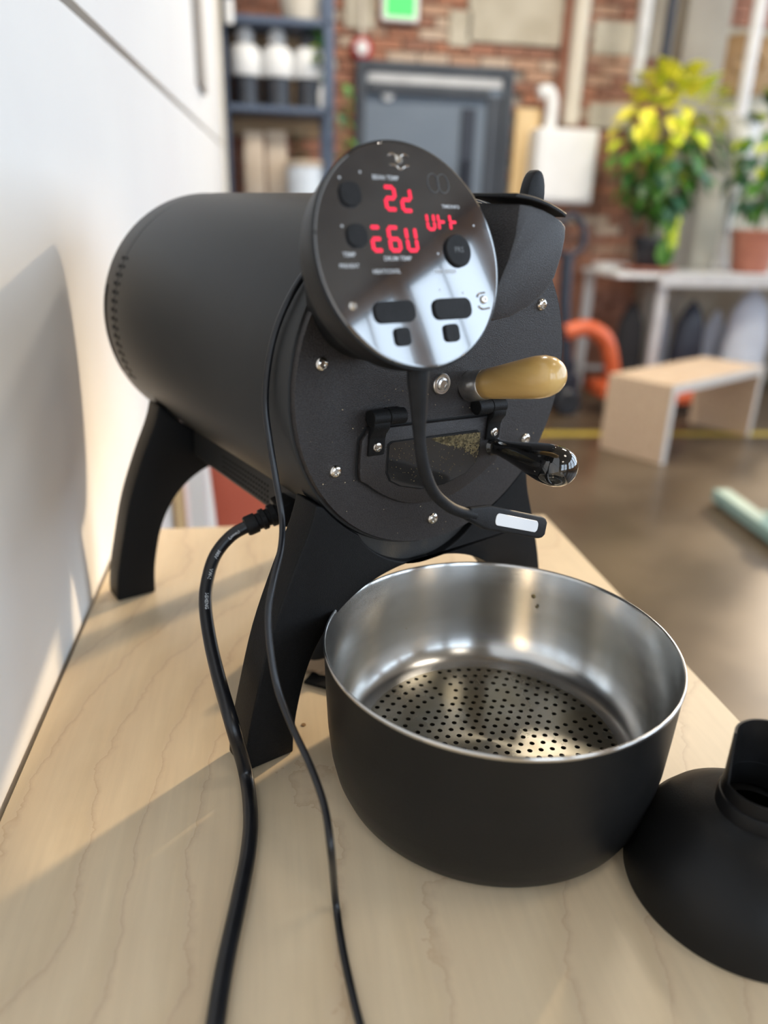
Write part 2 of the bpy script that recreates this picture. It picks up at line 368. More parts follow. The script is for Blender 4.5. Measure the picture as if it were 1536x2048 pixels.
# dark blue door
dx0, dx1, dz1 = .735, 1.735, 1.37
door = MB().box((dx0, YB-.06, FLOOR+.01), (dx1, YB-.012, dz1)).obj('door_1', M['door_blue'], None, bevel=.004); door['kind'] = 'structure'
fr = MB().box((dx0-.06, YB-.1, FLOOR), (dx0, YB+.02, dz1+.06)).box((dx1, YB-.1, FLOOR), (dx1+.06, YB+.02, dz1+.06)).box((dx0, YB-.1, dz1), (dx1, YB+.02, dz1+.06))
fr.obj('door_frame', M['door_frame'], door, bevel=.004)
MB().box((dx0+.02, YB-.12, dz1-.14), (dx1-.12, YB-.055, dz1-.075)).obj('closer_bar', M['door_frame'], door, bevel=.01)
MB().box((dx0+.02, YB-.075, dz1-.07), (dx1-.02, YB-.055, dz1-.01)).obj('top_rail', M['grey_metal'], door, bevel=.004)
MB().lathe([(.001, .03), (.04, .03), (.045, .02), (.045, 0)], 20, frame_M(at(775, 188, YB-.06), (0, -1, 0))).obj('sensor', M['white'], door, smooth=40)
MB().box((dx1-.30, YB-.085, FLOOR+.3), (dx1-.2, YB-.055, dz1-.2)).obj('pull_plate', M['navy'], door, bevel=.006)
MB().box((dx1-.12, YB-.075, FLOOR+.1), (dx1-.005, YB-.055, dz1-.12)).obj('edge_stile', M['door_frame'], door, bevel=.004)
MB().tube([(dx1-.25, YB-.085, .1), (dx1-.25, YB-.15, .12), (dx1-.25, YB-.15, .8), (dx1-.25, YB-.085, .82)], .018, 10).obj('door_handle', M['navy'], door, smooth=50)

# exit sign, alarm, pipes, water heater
a = at(765, -40, YB-.12); b = at(838, 44, YB-.12)
es = empty('exit_sign', (a.x, YB-.05, b.z)); tag(es, 'green and white exit sign on the brick wall at the top edge', 'sign')
W_, H_ = b.x-a.x, a.z-b.z
MB().box((0, -.06, 0), (W_, 0, H_)).obj('housing', M['white'], es, bevel=.008)
MB().box((W_*.12, -.066, H_*.12), (W_*.88, -.058, H_*.9)).obj('sign_face', M['green_sign'], es, bevel=.004)
c = at(724, 96, YB-.08)
al = empty('fire_alarm', (c.x, YB-.03, c.z)); tag(al, 'round red fire alarm with a white centre on the brick wall', 'alarm')
MB().lathe([(.075, 0), (.075, .03), (.06, .045), (.001, .045)], 28, frame_M((0, 0, 0), (0, -1, 0))).obj('bell', M['red'], al, smooth=40)
MB().lathe([(.045, .044), (.043, .06), (.03, .066), (.001, .067)], 24, frame_M((0, 0, 0), (0, -1, 0))).obj('white_lens', M['white'], al, smooth=40)
cp = MB().tube([(c.x, YB-.05, c.z+.07), (c.x, YB-.05, CEIL)], .016, 10).obj('conduit', M['offwhite'], smooth=50); tag(cp, 'thin pale conduit rising from the red fire alarm', 'pipe')
def pipe(px0, py0, px1, py1, Y, r, name, m, label, top=CEIL):
    p = at(px0, py0, Y); q = at(px1, py1, Y); d = (q-p); x = (p.x+q.x)/2
    z0 = min(p.z, q.z); o = MB().tube([(x, Y, z0), (x, Y, top)], r, 14).obj(name, M[m], smooth=50)
    tag(o, label, 'pipe'); return o
pipe(1163, 0, 1143, 250, YB-.16, .058, 'wall_pipe', 'offwhite', 'thick cream vertical pipe above the white wall cabinet')
pipe(1138, 0, 1120, 240, YB-.09, .03, 'wall_pipe', 'rust', 'thin rust coloured pipe left of the thick cream pipe')
pipe(1298, 0, 1268, 170, YB-.5, .04, 'wall_pipe', 'grey_metal', 'pale grey pipe rising behind the yellow green plant')
pipe(1340, 0, 1330, 150, YB-.4, .032, 'wall_pipe', 'navy', 'dark narrow pipe right of the pale grey pipe')
pipe(1522, 0, 1480, 235, YB-1.0, .038, 'wall_pipe', 'grey_metal', 'bright slim steel pipe near the right edge of the photo')
a = at(1083, 252, YB-.35); b = at(1188, 408, YB-.35)
wh = empty('wall_cabinet', (a.x, YB-.05, b.z)); tag(wh, 'plain white box cabinet on the brick wall', 'cabinet')
W_, H_ = b.x-a.x, a.z-b.z
MB().box((0, -.25, 0), (W_, 0, H_)).obj('housing', M['white'], wh, bevel=.015)
MB().box((W_*.06, -.262, H_*.05), (W_*.94, -.25, H_*.95)).obj('cabinet_door', M['white'], wh, bevel=.006)
MB().tube(spline([(W_*.28, -.12, H_-.005), (W_*.28, -.12, H_+.17), (W_*.2, -.12, H_+.24), (W_*.05, -.12, H_+.22)], 6), .045, 12).obj('vent_pipe', M['white'], wh, smooth=50)
a = at(1042, 212, YB-.2); b = at(1078, 350, YB-.2)
tag(MB().box((a.x, YB-.12, at(1042, 420, YB-.2).z), (b.x, YB-.06, a.z)).obj('timber_board', M['board'], bevel=.006), 'upright pale pine board on the wall left of the white cabinet', 'board')
# brown timber object at top right
a = at(1425, 75, YB-.3); b = at(1600, 172, YB-.3)
tg = empty('timber_disc', ((a.x+b.x)/2, YB-.095, (a.z+b.z)/2)); tag(tg, 'brown rounded timber panel high at the right edge', 'panel')
MB().lathe([(.001, .10), (.28, .10), (.32, .08), (.32, 0)], 40, frame_M((0, 0, 0), (0, -1, 0)) @ Matrix.Diagonal((1.15, .62, 1, 1))).obj('timber_face', M['cork'], tg, smooth=40)
MB().lathe([(.10, .10), (.11, .125), (.13, .10)], 30, frame_M((0, 0, 0), (0, -1, 0)) @ Matrix.Diagonal((1.15, .62, 1, 1))).obj('carved_ring', M['shelf_wood'], tg, smooth=40)

# ------------------------------------------------------------------ steel shelf with bottles
YS = 5.0
sx0 = at(446, 200, YS).x; sx1 = at(658, 200, YS).x
sh = empty('shelf_rack', (sx0, YS, FLOOR)); tag(sh, 'blue grey steel shelf rack beside the end of the white wall', 'shelf')
SW = sx1-sx0
def zl(py): return at(550, py, YS).z-FLOOR
for x in (0, SW):
    for y in (0, .34): MB().box((x-.03, y-.02, 0), (x+.03, y+.02, 3.2)).obj('post', M['shelf_blue'], sh, bevel=.004)
levels = [zl(34), zl(212), zl(400), zl(400)-.55, zl(400)-1.0]
for z in levels:
    MB().box((0, -.02, z-.035), (SW, .36, z)).obj('shelf_board', M['shelf_blue'], sh, bevel=.004)
MB().box((.03, .33, zl(262)), (SW-.03, .35, zl(214)-.01)).obj('back_slat', M['shelf_wood'], sh, bevel=.004)
MB().box((.03, .33, zl(205)), (SW-.03, .35, zl(40))).obj('back_slat', M['shelf_wood'], sh, bevel=.004)
def bottle(px, label, cap='grey_metal'):
    p = at(px, 205, YS+.12)
    t = empty('supply_bottle', (p.x, YS+.12, FLOOR+levels[1]+.001)); tag(t, label, 'bottle', 'bottles on the steel shelf')
    MB().lathe([(.001, 0), (.07, 0), (.08, .01), (.08, .16), (.001, .16)], 28).obj('dark_base', M['bottle_dark'], t, smooth=40)
    MB().lathe([(.001, .16), (.087, .16), (.094, .17), (.094, .28), (.084, .31), (.04, .335), (.001, .335)], 28).obj('white_body', M['white'], t, smooth=50)
    MB().lathe([(.04, .33), (.052, .345), (.052, .385), (.035, .41), (.001, .412)], 24).obj('cap', M[cap], t, smooth=50)
bottle(494, 'left white and black bottle with a round pale cap on steel shelf')
bottle(557, 'middle white and black bottle with a round pale cap on steel shelf')
bottle(618, 'right white and black bottle beside the leafy sprig on steel shelf', 'bottle_dark')
def leaf_mesh(L, W, m, curl=.25):
    vs = []; fs = []; n = 4
    for i in range(n+1):
        t = i/n; wd = W*math.sin(math.pi*(t**.75))*.5+.0005; z = -curl*L*t*t
        vs += [(-wd, L*t, z+wd*.25), (0, L*t, z), (wd, L*t, z+wd*.25)]
    for i in range(n):
        a = i*3; fs += [(a, a+1, a+4, a+3), (a+1, a+2, a+5, a+4)]
    me = bpy.data.meshes.new('leaf'); me.from_pydata(vs, [], fs); me.materials.append(m); me.shade_smooth(); return me
LM = [leaf_mesh(.12, .085, m) for m in LEAF]
def leaf(parent, loc, d, s, k, r):
    d = V(d).normalized(); q = d.to_track_quat('Y', 'Z'); q.rotate_axis('Y', r.uniform(-.9, .9)) if hasattr(q, 'rotate_axis') else None
    e = q.to_euler(); o = link('leaf', LM[k], parent, loc, e); o.scale = (s, s, s); return o
def trailing(px, py, n, drop, label, Y=YS-.04):
    p = at(px, py, Y); t = empty('trailing_vine', p); tag(t, label, 'plant'); r = random.Random(int(px))
    MB().tube(spline([(0, .02, .02), (.015, -.02, -drop*.3), (0, -.02, -drop*.7), (.01, -.02, -drop)], 4), .004, 6).obj('stem', M['stem'], t, smooth=50)
    for i in range(n):
        leaf(t, (r.uniform(-.02, .02), -.02, -drop*i/n), (r.uniform(-1, 1), -.5, r.uniform(-.8, .2)), r.uniform(.6, .9), r.choice((1, 1, 0, 4)), r)
vz = at(690, 175, YS-.04).z
trailing(686, 170, 12, .42, 'thin vine trailing down beside the right shelf post in front of the blue door')
pt = at(645, 205, YS+.03)
t = empty('potted_sprig', (pt.x, YS+.03, FLOOR+levels[1]+.001)); tag(t, 'green leafy sprig in a small white bottle at the right end of shelf', 'plant')
MB().lathe([(.001, 0), (.022, 0), (.024, .01), (.024, .09), (.015, .11), (.015, .13), (.001, .13)], 20).obj('white_bottle', M['white'], t, smooth=40)
MB().tube(spline([(0, 0, .12), (.01, 0, .25), (-.01, 0, .42)], 4), .004, 6).obj('stem', M['stem'], t)
r = random.Random(5)
for i in range(14): leaf(t, (0, 0, .2+.018*i), (r.uniform(-1, 1), r.uniform(-1, .3), r.uniform(-.2, .9)), r.uniform(.5, .8), r.choice((0, 1, 1, 2)), r)
# top shelf
p = at(600, 30, YS+.12); t = empty('cream_container', (p.x, YS+.12, FLOOR+levels[0]+.001)); tag(t, 'wide cream container on the top shelf of the steel rack', 'container')
MB().lathe([(.001, 0), (.09, 0), (.1, .02), (.125, .16), (.13, .17), (.12, .175), (.001, .175)], 30).obj('body', M['offwhite'], t, smooth=40)
MB().lathe([(.001, .17), (.134, .17), (.134, .2), (.1, .215), (.001, .216)], 30).obj('lid', M['board'], t, smooth=40)
p = at(458, 25, YS+.0); t = empty('white_tube', (p.x, YS-.045, FLOOR+levels[0]-.06)); tag(t, 'slim white tube lamp fixed to the left shelf post', 'lamp')
MB().lathe([(.001, 0), (.022, .003), (.026, .02), (.026, .3), (.001, .31)], 18).obj('tube', M['white'], t, smooth=50)
MB().lathe([(.028, .12), (.031, .125), (.031, .145), (.028, .15)], 18).obj('clamp', M['shelf_blue'], t, smooth=50)
# lower shelf goods
def bag(px0, px1, pyt, m, label, cat='bag', Y=YS+.1):
    a = at(px0, 300, Y); b = at(px1, 300, Y); z0 = FLOOR+levels[2]+.001; z1 = at(550, pyt, Y).z; wd = b.x-a.x; h = z1-z0
    t = empty('kraft_bag', ((a.x+b.x)/2, Y, z0)); tag(t, label, cat)
    MB().add([(-wd/2, -.05, 0), (wd/2, -.05, 0), (wd/2, .06, 0), (-wd/2, .06, 0), (-wd/2, -.06, h*.6), (wd/2, -.06, h*.6), (wd/2, .06, h*.6), (-wd/2, .06, h*.6), (-wd*.46, -.006, h*.93), (wd*.46, -.006, h*.93), (wd*.46, .006, h*.93), (-wd*.46, .006, h*.93)],
        [(0,3,2,1),(0,1,5,4),(1,2,6,5),(2,3,7,6),(3,0,4,7),(4,5,9,8),(5,6,10,9),(6,7,11,10),(7,4,8,11),(8,9,10,11)]).obj('pouch', M[m], t, smooth=35, bevel=.008)
    MB().box((-wd*.47, -.01, h*.9), (wd*.47, .01, h)).obj('folded_top', M[m], t, bevel=.003)
bag(488, 528, 265, 'kraft', 'taller kraft paper bag on the lower steel shelf')
bag(532, 574, 262, 'kraft', 'kraft paper bag beside the frosted jar on the lower steel shelf', Y=YS+.14)
p = at(612, 380, YS+.06); t = empty('frosted_jar', (p.x, YS+.06, FLOOR+levels[2]+.001)); tag(t, 'wide frosted jar on the lower steel shelf', 'jar')
hz = at(612, 335, YS+.06).z-(FLOOR+levels[2])
MB().lathe([(.001, 0), (.10, 0), (.11, .01), (.115, hz-.02), (.11, hz), (.001, hz)], 28).obj('glass_body', M['jar'], t, smooth=40)
MB().lathe([(.001, hz), (.118, hz), (.118, hz+.03), (.11, hz+.035), (.001, hz+.036)], 28).obj('lid', M['kraft'], t, smooth=40)
p = at(600, 380, YS+.25); t = empty('dark_plant', (p.x-.02, YS+.25, FLOOR+levels[2]+.001)); tag(t, 'dark leafy plant behind the frosted jar on the steel shelf', 'plant')
MB().lathe([(.001, 0), (.05, 0), (.06, .1), (.055, .1), (.001, .09)], 20).obj('pot', M['navy'], t, smooth=40)
MB().tube([(0, 0, .08), (0, 0, .35)], .004, 6).obj('stem', M['stem'], t)
for i in range(16): leaf(t, (0, 0, .15+.014*i), (r.uniform(-1, 1), r.uniform(-1, .0), r.uniform(-.2, .8)), r.uniform(.6, .9), r.choice((0, 0, 1)), r)
# grey pinned thing near the wall end
a = at(383, 0, 3.2)
tag(MB().box((XW, 3.02, .85), (XW+.02, 3.3, 1.6)).obj('wall_frame', M['seam'], bevel=.005), 'narrow dark framed board hanging near the far end of the white wall', 'frame')
tr = struct('trim_3', MB().box((XW-.12, YE, FLOOR), (XW+.02, YE+.06, CEIL)), M['offwhite'], bevel=.004)

# ------------------------------------------------------------------ white workbench with plants
YT = 5.03; TZ = FLOOR+.92
tx0 = at(1190, 520, YT+.4).x
wt = empty('white_worktable', (tx0, YT, FLOOR)); tag(wt, 'white work table under the potted plants by the brick wall', 'table')
TW = 2.0
MB().box((0, .0, .885), (TW, .62, .92)).obj('tabletop', M['white'], wt, bevel=.005)
MB().box((.32, -.02, .83), (TW, .0, .92)).obj('front_rail', M['grey_metal'], wt, bevel=.004)
for x, y in ((.02, .55), (.34, .02), (TW-.1, .55), (TW-.1, .02)):
    MB().box((x, y, 0), (x+.07, y+.05, .885)).obj('leg', M['grey_metal'], wt, bevel=.004)
MB().box((.05, .5, .15), (TW-.05, .53, .18)).obj('stretcher', M['grey_metal'], wt, bevel=.004)

def lerp(a, b, t): return a+(b-a)*t
def pothos(cx, cy, cz, R_, Hh, n, seed, name, label, sunlit_top=True, pot=True, potname='pot', potr=.13, poth=.2, saucer=True, zbase=TZ):
    t = empty(name, (cx, cy, zbase+.001)); tag(t, label, 'plant'); r = random.Random(seed)
    MB().lathe([(.001, 0), (potr*.7, 0), (potr*.75, .01), (potr, poth), (potr*1.06, poth), (potr*1.06, poth+.03), (potr*.95, poth+.03), (potr*.93, poth), (.001, poth)], 32).obj('pot', M['terracotta' if not saucer else 'bottle_dark'], t, smooth=40)
    if saucer: MB().lathe([(.001, .0), (.15, 0), (.2, .03), (.195, .035), (.15, .012), (.001, .012)], 32).obj('saucer', M['terracotta'], t, smooth=40)
    MB().lathe([(.001, poth+.012), (potr*.92, poth+.01)], 24).obj('soil', M['soil'], t)
    sm = MB()
    for i in range(26):
        a = r.uniform(0, 2*math.pi); e = V((math.cos(a)*R_*r.uniform(.3, .9), math.sin(a)*R_*r.uniform(.2, .7), r.uniform(-.3, 1)*Hh*.5+Hh*.45))
        sm.tube(spline([(0, 0, poth), (e.x*.3, e.y*.3, poth+.5*abs(e.z)+.1), e+V((0, 0, .1))], 4), .004, 5)
    sm.obj('stems', M['stem'], t, kind='stuff')
    for i in range(n):
        a = r.uniform(0, 2*math.pi); v = r.uniform(0, 1)
        zz = Hh*v; rad = R_*math.sin(math.pi*(.12+.80*(1-abs(v-.5)*1.15)))**.6 if False else R_*(1-abs(2*v-1)**2.2)**.5
        rr = rad*r.uniform(.55, 1.05); loc = V((math.cos(a)*rr, math.sin(a)*rr*.7-.02, max(cz-zbase+zz, .26)))
        d = V((math.cos(a), math.sin(a)*.7-.3, r.uniform(-.5, .5)+(.8 if v > .75 else -.7)))
        if sunlit_top and v > .50: k = r.choice((2, 3, 3, 3)) if v > .60 else r.choice((2, 2, 3, 1))  # upper leaves brighter and yellower: sunlight through them is painted into the colour
        elif v > .3: k = r.choice((1, 1, 2, 0, 4))
        else: k = r.choice((0, 1, 4, 1))
        leaf(t, loc, d, r.uniform(.8, 1.35), k, r)
    return t
PC = at(1325, 510, YT+.3)
zt = at(1325, 150, YT+.3).z; zb = at(1325, 480, YT+.3).z
pothos(at(1300, 510, YT+.22).x, YT+.22, zb+.20, .36, zt-zb-.20, 285, 11, 'golden_pothos', 'large bushy plant with top leaves painted sunlit lime yellow above the work table', True)
t_ = bpy.data.objects['golden_pothos']; r = random.Random(2)
for i in range(24):   # the trailing strand over the saucer
    leaf(t_, (.02+r.uniform(-.04, .04), -.17, .46-.0135*i), (r.uniform(-.6, .6), -.4, -1), r.uniform(.7, 1.1), r.choice((1, 1, 4, 2)), r)
pothos(at(1520, 480, YT+.2).x+.0, YT+.26, at(1500, 420, YT+.3).z, .30, at(1500, 205, YT+.3).z-at(1500, 420, YT+.3).z, 120, 12, 'round_leaf_plant', 'dark green bushy plant in a terracotta pot at the right edge', False, potr=.17, poth=.27, saucer=False)
# white lamp shaped vase between plants
p = at(1462, 440, YT+.5); t = empty('white_planter', (p.x-.03, YT+.5, TZ+.001)); tag(t, 'tall white flared planter standing between the two plants', 'planter')
h2 = at(1462, 232, YT+.5).z-TZ
MB().lathe([(.001, 0), (.07, 0), (.06, .04), (.035, .1), (.03, h2*.45), (.05, h2*.55), (.12, h2-.01), (.115, h2), (.1, h2-.02), (.001, h2-.03)], 28).obj('body', M['white'], t, smooth=50)
MB().lathe([(.072, 0), (.078, .005), (.078, .02), (.07, .025)], 28).obj('foot_ring', M['grey_metal'], t, smooth=50)
# papers on the table
for i, (px, py, lab) in enumerate(((1400, 500, 'loose white papers on the work table between the plants'), (1205, 505, 'white paper pile at the left end of the work table'))):
    q = at_z(px, py, TZ)
    pp = empty('paper_pile', (min(q.x, 3.9) if i == 0 else tx0+.14, YT+.12 if i == 0 else YT+.42, TZ+.001)); tag(pp, lab, 'papers')
    for j in range(4): MB().box((-.11, -.08, j*.012), (.11, .08, j*.012+.011)).obj('sheet_stack', M['white'], pp, rot=(0, 0, .15*j), bevel=.001, seg=1)
# backpacks & bins under the table
def sack(px, py0, py1, wpx, Y, m, name, label, cat='bag'):
    a = at(px, py0, Y); b = at(px, py1, Y); rad = wpx*Y/1463/2; z0 = FLOOR+.001; h = a.z-z0
    t = empty(name, (a.x, Y, z0)); tag(t, label, cat)
    MB().lathe([(.001, 0), (rad*.8, 0), (rad, h*.1), (rad*1.02, h*.5), (rad*.85, h*.8), (rad*.4, h*.97), (.001, h)], 24, Matrix.Diagonal((1, .6, 1, 1))).obj('shell', M[m], t, smooth=60)
    MB().tube(spline([(-rad*.3, 0, h*.92), (0, 0, h*1.02), (rad*.3, 0, h*.92)], 4), .012, 8).obj('handle', M[m], t, smooth=50)
    MB().lathe([(rad*.5, -.02), (rad*.55, 0), (rad*.5, .02), (.001, .02)], 20, frame_M((0, -rad*.58, h*.35), (0, -1, .1))).obj('front_pocket', M[m], t, smooth=50)
sack(1268, 608, 720, 62, 5.2, 'cloth_black', 'backpack', 'black backpack under the work table left of the dark bag')
sack(1388, 606, 710, 70, 5.2, 'navy', 'backpack', 'dark navy bag under the work table in front of the pale sacks')
sack(1330, 622, 730, 40, 5.4, 'cloth_white', 'paper_sack', 'narrow pale sack between the two dark bags', 'sack')
sack(1510, 582, 730, 100, 5.25, 'cloth_white', 'paper_sack', 'large pale blue sack under the table at the right edge', 'sack')
sack(1436, 625, 730, 56, 5.45, 'cloth_white', 'paper_sack', 'medium pale sack right of the dark navy bag', 'sack')

# ------------------------------------------------------------------ pallet truck
P0 = V((2.03, 4.74, FLOOR))
pj = empty('pallet_truck', P0); tag(pj, 'orange and black hand pallet truck behind the wooden bench', 'pallet truck')
MB().tube([(0, 0, .25), (-.06, .05, .75), (-.07, .06, 1.05)], .04, 12).obj('steering_column', M['navy'], pj, smooth=50)
MB().tube(spline([(-.07, .06, 1.03), (-.16, .06, 1.08), (-.16, .06, 1.2), (-.07, .06, 1.28), (.02, .06, 1.2), (.02, .06, 1.08), (-.07, .06, 1.03)], 5), .022, 10).obj('loop_handle', M['navy'], pj, smooth=50)
MB().lathe([(.001, 0), (.085, 0), (.085, .16), (.05, .18), (.05, .26), (.001, .27)], 24, Matrix.Translation((0, 0, .1))).obj('pump_body', M['navy'], pj, smooth=40)
MB().tube(spline([(-.05, 0, .55), (.1, 0, .58), (.24, -.02, .50), (.32, -.02, .28), (.34, -.02, .13)], 5), .055, 10).obj('frame_arch', M['orange'], pj, smooth=50)
MB().box((.2, -.15, .13), (.5, .16, .22)).obj('cross_plate', M['orange'], pj, bevel=.015)
for y in (-.17, .03): MB().box((.3, y, .09), (1.3, y+.14, .15)).obj('fork', M['orange'], pj, bevel=.01)
for y in (-.07, .07): MB().lathe([(.001, -.025), (.08, -.025), (.09, -.015), (.09, .015), (.08, .025), (.001, .025)], 24, frame_M((0, y, .091), (0, 1, 0))).obj('steer_wheel', M['bottle_dark'], pj, smooth=40)
for y in (-.10, .10): MB().lathe([(.001, -.04), (.04, -.04), (.04, .04), (.001, .04)], 20, frame_M((1.2, y, .041), (0, 1, 0))).obj('fork_roller', M['grey_metal'], pj, smooth=40)

# ------------------------------------------------------------------ wooden bench
bA = V((2.131, 3.567, FLOOR)); u1 = (V((2.958, 4.062, 0))-V((2.131, 3.567, 0))).normalized(); u2 = V((-u1.y, u1.x, 0))
bn = empty('wooden_bench', bA, (0, 0, math.atan2(u1.y, u1.x))); tag(bn, 'pale wooden box bench on the concrete floor', 'bench')
BL, BD, BH = 1.06, .40, .44
MB().box((0, 0, 0), (.045, BD, BH-.045)).obj('side_panel', M['bench'], bn, bevel=.003)
MB().box((BL-.045, 0, 0), (BL, BD, BH-.045)).obj('side_panel', M['bench'], bn, bevel=.003)
MB().box((0, 0, BH-.045), (BL, BD, BH)).obj('seat', M['bench'], bn, bevel=.003)
MB().box((0, -.004, BH-.047), (BL, 0, BH+.001)).obj('seat_edge', M['bench_edge'], bn)
for x in (0, BL-.045): MB().box((x, -.004, 0), (x+.045, 0, BH-.047)).obj('panel_edge', M['bench_edge'], bn)
# yellow floor line and teal machine foot
a = at_z(900, 868, FLOOR); b = at_z(1536, 872, FLOOR)
tag(MB().add([(a.x, a.y-.04, FLOOR+.001), (b.x+.6, b.y-.04, FLOOR+.001), (b.x+.6, b.y+.05, FLOOR+.001), (a.x, a.y+.05, FLOOR+.001), (a.x, a.y-.04, FLOOR+.003), (b.x+.6, b.y-.04, FLOOR+.003), (b.x+.6, b.y+.05, FLOOR+.003), (a.x, a.y+.05, FLOOR+.003)],
    [(0,3,2,1),(4,5,6,7),(0,1,5,4),(1,2,6,5),(2,3,7,6),(3,0,4,7)]).obj('floor_tape', M['yellow']), 'yellow line of tape on the concrete floor behind the bench', 'tape')
a = at_z(1440, 985, FLOOR+.05); b = at_z(1600, 1100, FLOOR+.05)
dd = (b-a).normalized(); ln = 1.6
tb = empty('teal_machine_base', (a.x, a.y, FLOOR), (0, 0, math.atan2(dd.y, dd.x))); tag(tb, 'pale teal steel base beam on the floor at the right edge', 'machine base')
MB().box((0, -.04, .012), (ln, .04, .07)).obj('base_beam', M['teal'], tb, bevel=.008)
MB().box((.28, .04, .012), (.36, .5, .07)).obj('cross_beam', M['teal'], tb, bevel=.008)
MB().box((.26, .1, .07), (.40, .28, .16)).obj('motor_block', M['navy'], tb, bevel=.01)
for x in (.05, ln-.08): MB().lathe([(.03, 0), (.03, .012), (.001, .012)], 16, Matrix.Translation((x, 0, 0))).obj('foot_pad', M['void'], tb)

# ------------------------------------------------------------------ coral chair behind the table
ch = empty('coral_chair', (.097, 1.66, FLOOR)); tag(ch, 'coral red chair standing behind the plywood table', 'chair')
MB().add([(-.22, -.03, .42), (.22, -.03, .42), (.24, -.09, .86), (-.24, -.09, .86), (-.22, .0, .42), (.22, .0, .42), (.24, -.06, .86), (-.24, -.06, .86)],
    [(0,1,2,3),(4,7,6,5),(3,2,6,7),(1,5,6,2),(0,3,7,4),(0,4,5,1)]).obj('backrest', M['chair_red'], ch, smooth=40, bevel=.012, seg=3)
MB().box((-.22, -.03, .42), (.22, .40, .46)).obj('seat', M['chair_red'], ch, bevel=.015, seg=3, smooth=40)
for x in (-.19, .19):
    for y in (.0, .36): MB().tube([(x, y, 0), (x*.93, y, .42)], .014, 10).obj('leg', M['grey_metal'], ch, smooth=50)
for x0, x1, m_, lab in ((-.215, -.185, 'board', 'narrow tan wooden strip leaning on the wall behind the table'), (-.182, -.14, 'white', 'white upright panel between the tan strip and the coral chair')):
    tag(MB().box((x0+.01, 1.50, FLOOR), (x1, 1.54, .16)).obj('upright_strip', M[m_], bevel=.003), lab, 'board')

# ------------------------------------------------------------------ plywood table
tbx0, tbx1, tby0, tby1 = -.206, .4197, -.6, 1.003
tt = empty('plywood_table', (0, 0, FLOOR)); tag(tt, 'birch plywood table along the white wall', 'table')
MB().box((tbx0, tby0, -FLOOR-.018), (tbx1, tby1, -FLOOR)).obj('tabletop', M['ply'], tt, bevel=.0008, seg=1)
MB().box((tbx0+.002, tby0+.002, -FLOOR-.036), (tbx1-.001, tby1-.001, -FLOOR-.018)).obj('lower_ply', M['ply_edge'], tt)
for x in (tbx0+.03, tbx1-.08):
    for y in (tby0+.05, tby1-.1): MB().box((x, y, 0), (x+.05, y+.05, -FLOOR-.036)).obj('leg', M['white'], tt, bevel=.003)
MB().box((tbx0+.08, tby1-.08, .66), (tbx1-.08, tby1-.055, -FLOOR-.036)).obj('apron', M['white'], tt, bevel=.002)
k_ = at_z(607, 1450, 0)
kn = MB().lathe([(.0022, .0), (.0022, .0004), (.001, .0005)], 12, Matrix.Translation((k_.x, k_.y, -FLOOR+.0001))).obj('knot', M['cork'], tt)

# ------------------------------------------------------------------ the roaster
C0 = V((0.1363, 0.5625, 0.3018)); NB = V((-0.4448, 0.8956, 0.0123)).normalized(); UP = V((0.0411, 0.0067, 0.9991))
LAT = NB.cross(UP).normalized(); UP = LAT.cross(NB).normalized()
HC = .3021
base = C0-UP*HC
RM = Matrix(((LAT.x, NB.x, UP.x, base.x), (LAT.y, NB.y, UP.y, base.y), (LAT.z, NB.z, UP.z, base.z), (0, 0, 0, 1)))
ro = link('coffee_roaster', None); ro.matrix_world = RM
tag(ro, 'matte black drum coffee roaster standing on four curved legs on the plywood table', 'coffee roaster')
TR = Matrix.Translation((0, 0, HC))           # local origin: centre of the face plate
def rp(mb, name, m, parent=None, smooth=None, bevel=0, seg=2, angle=40, **k):
    if parent is None: parent = ro
    return mb.xf(TR).obj(name, M[m], parent, smooth, bevel, seg, angle, **k)
def L2W(l, b, u): return RM @ V((l, b, u+HC))
AX = frame_M((0, 0, 0), (0, 1, 0), (1, 0, 0))   # lathe z -> +b
R0 = .1372
rp(MB().lathe([(.1, .012), (R0-.004, .001), (R0-.001, .0015), (R0, .004), (R0, .3945), (R0-.002, .3965), (.1, .3965)], 128, AX), 'drum_shell', 'body', smooth=35)
rp(MB().lathe([(.1, .3965), (R0-.0025, .3967), (R0-.0005, .3982), (R0-.0005, .4365), (R0-.003, .443), (R0-.011, .448), (R0-.03, .450), (.001, .450)], 128, AX), 'rear_cap', 'body', smooth=50)
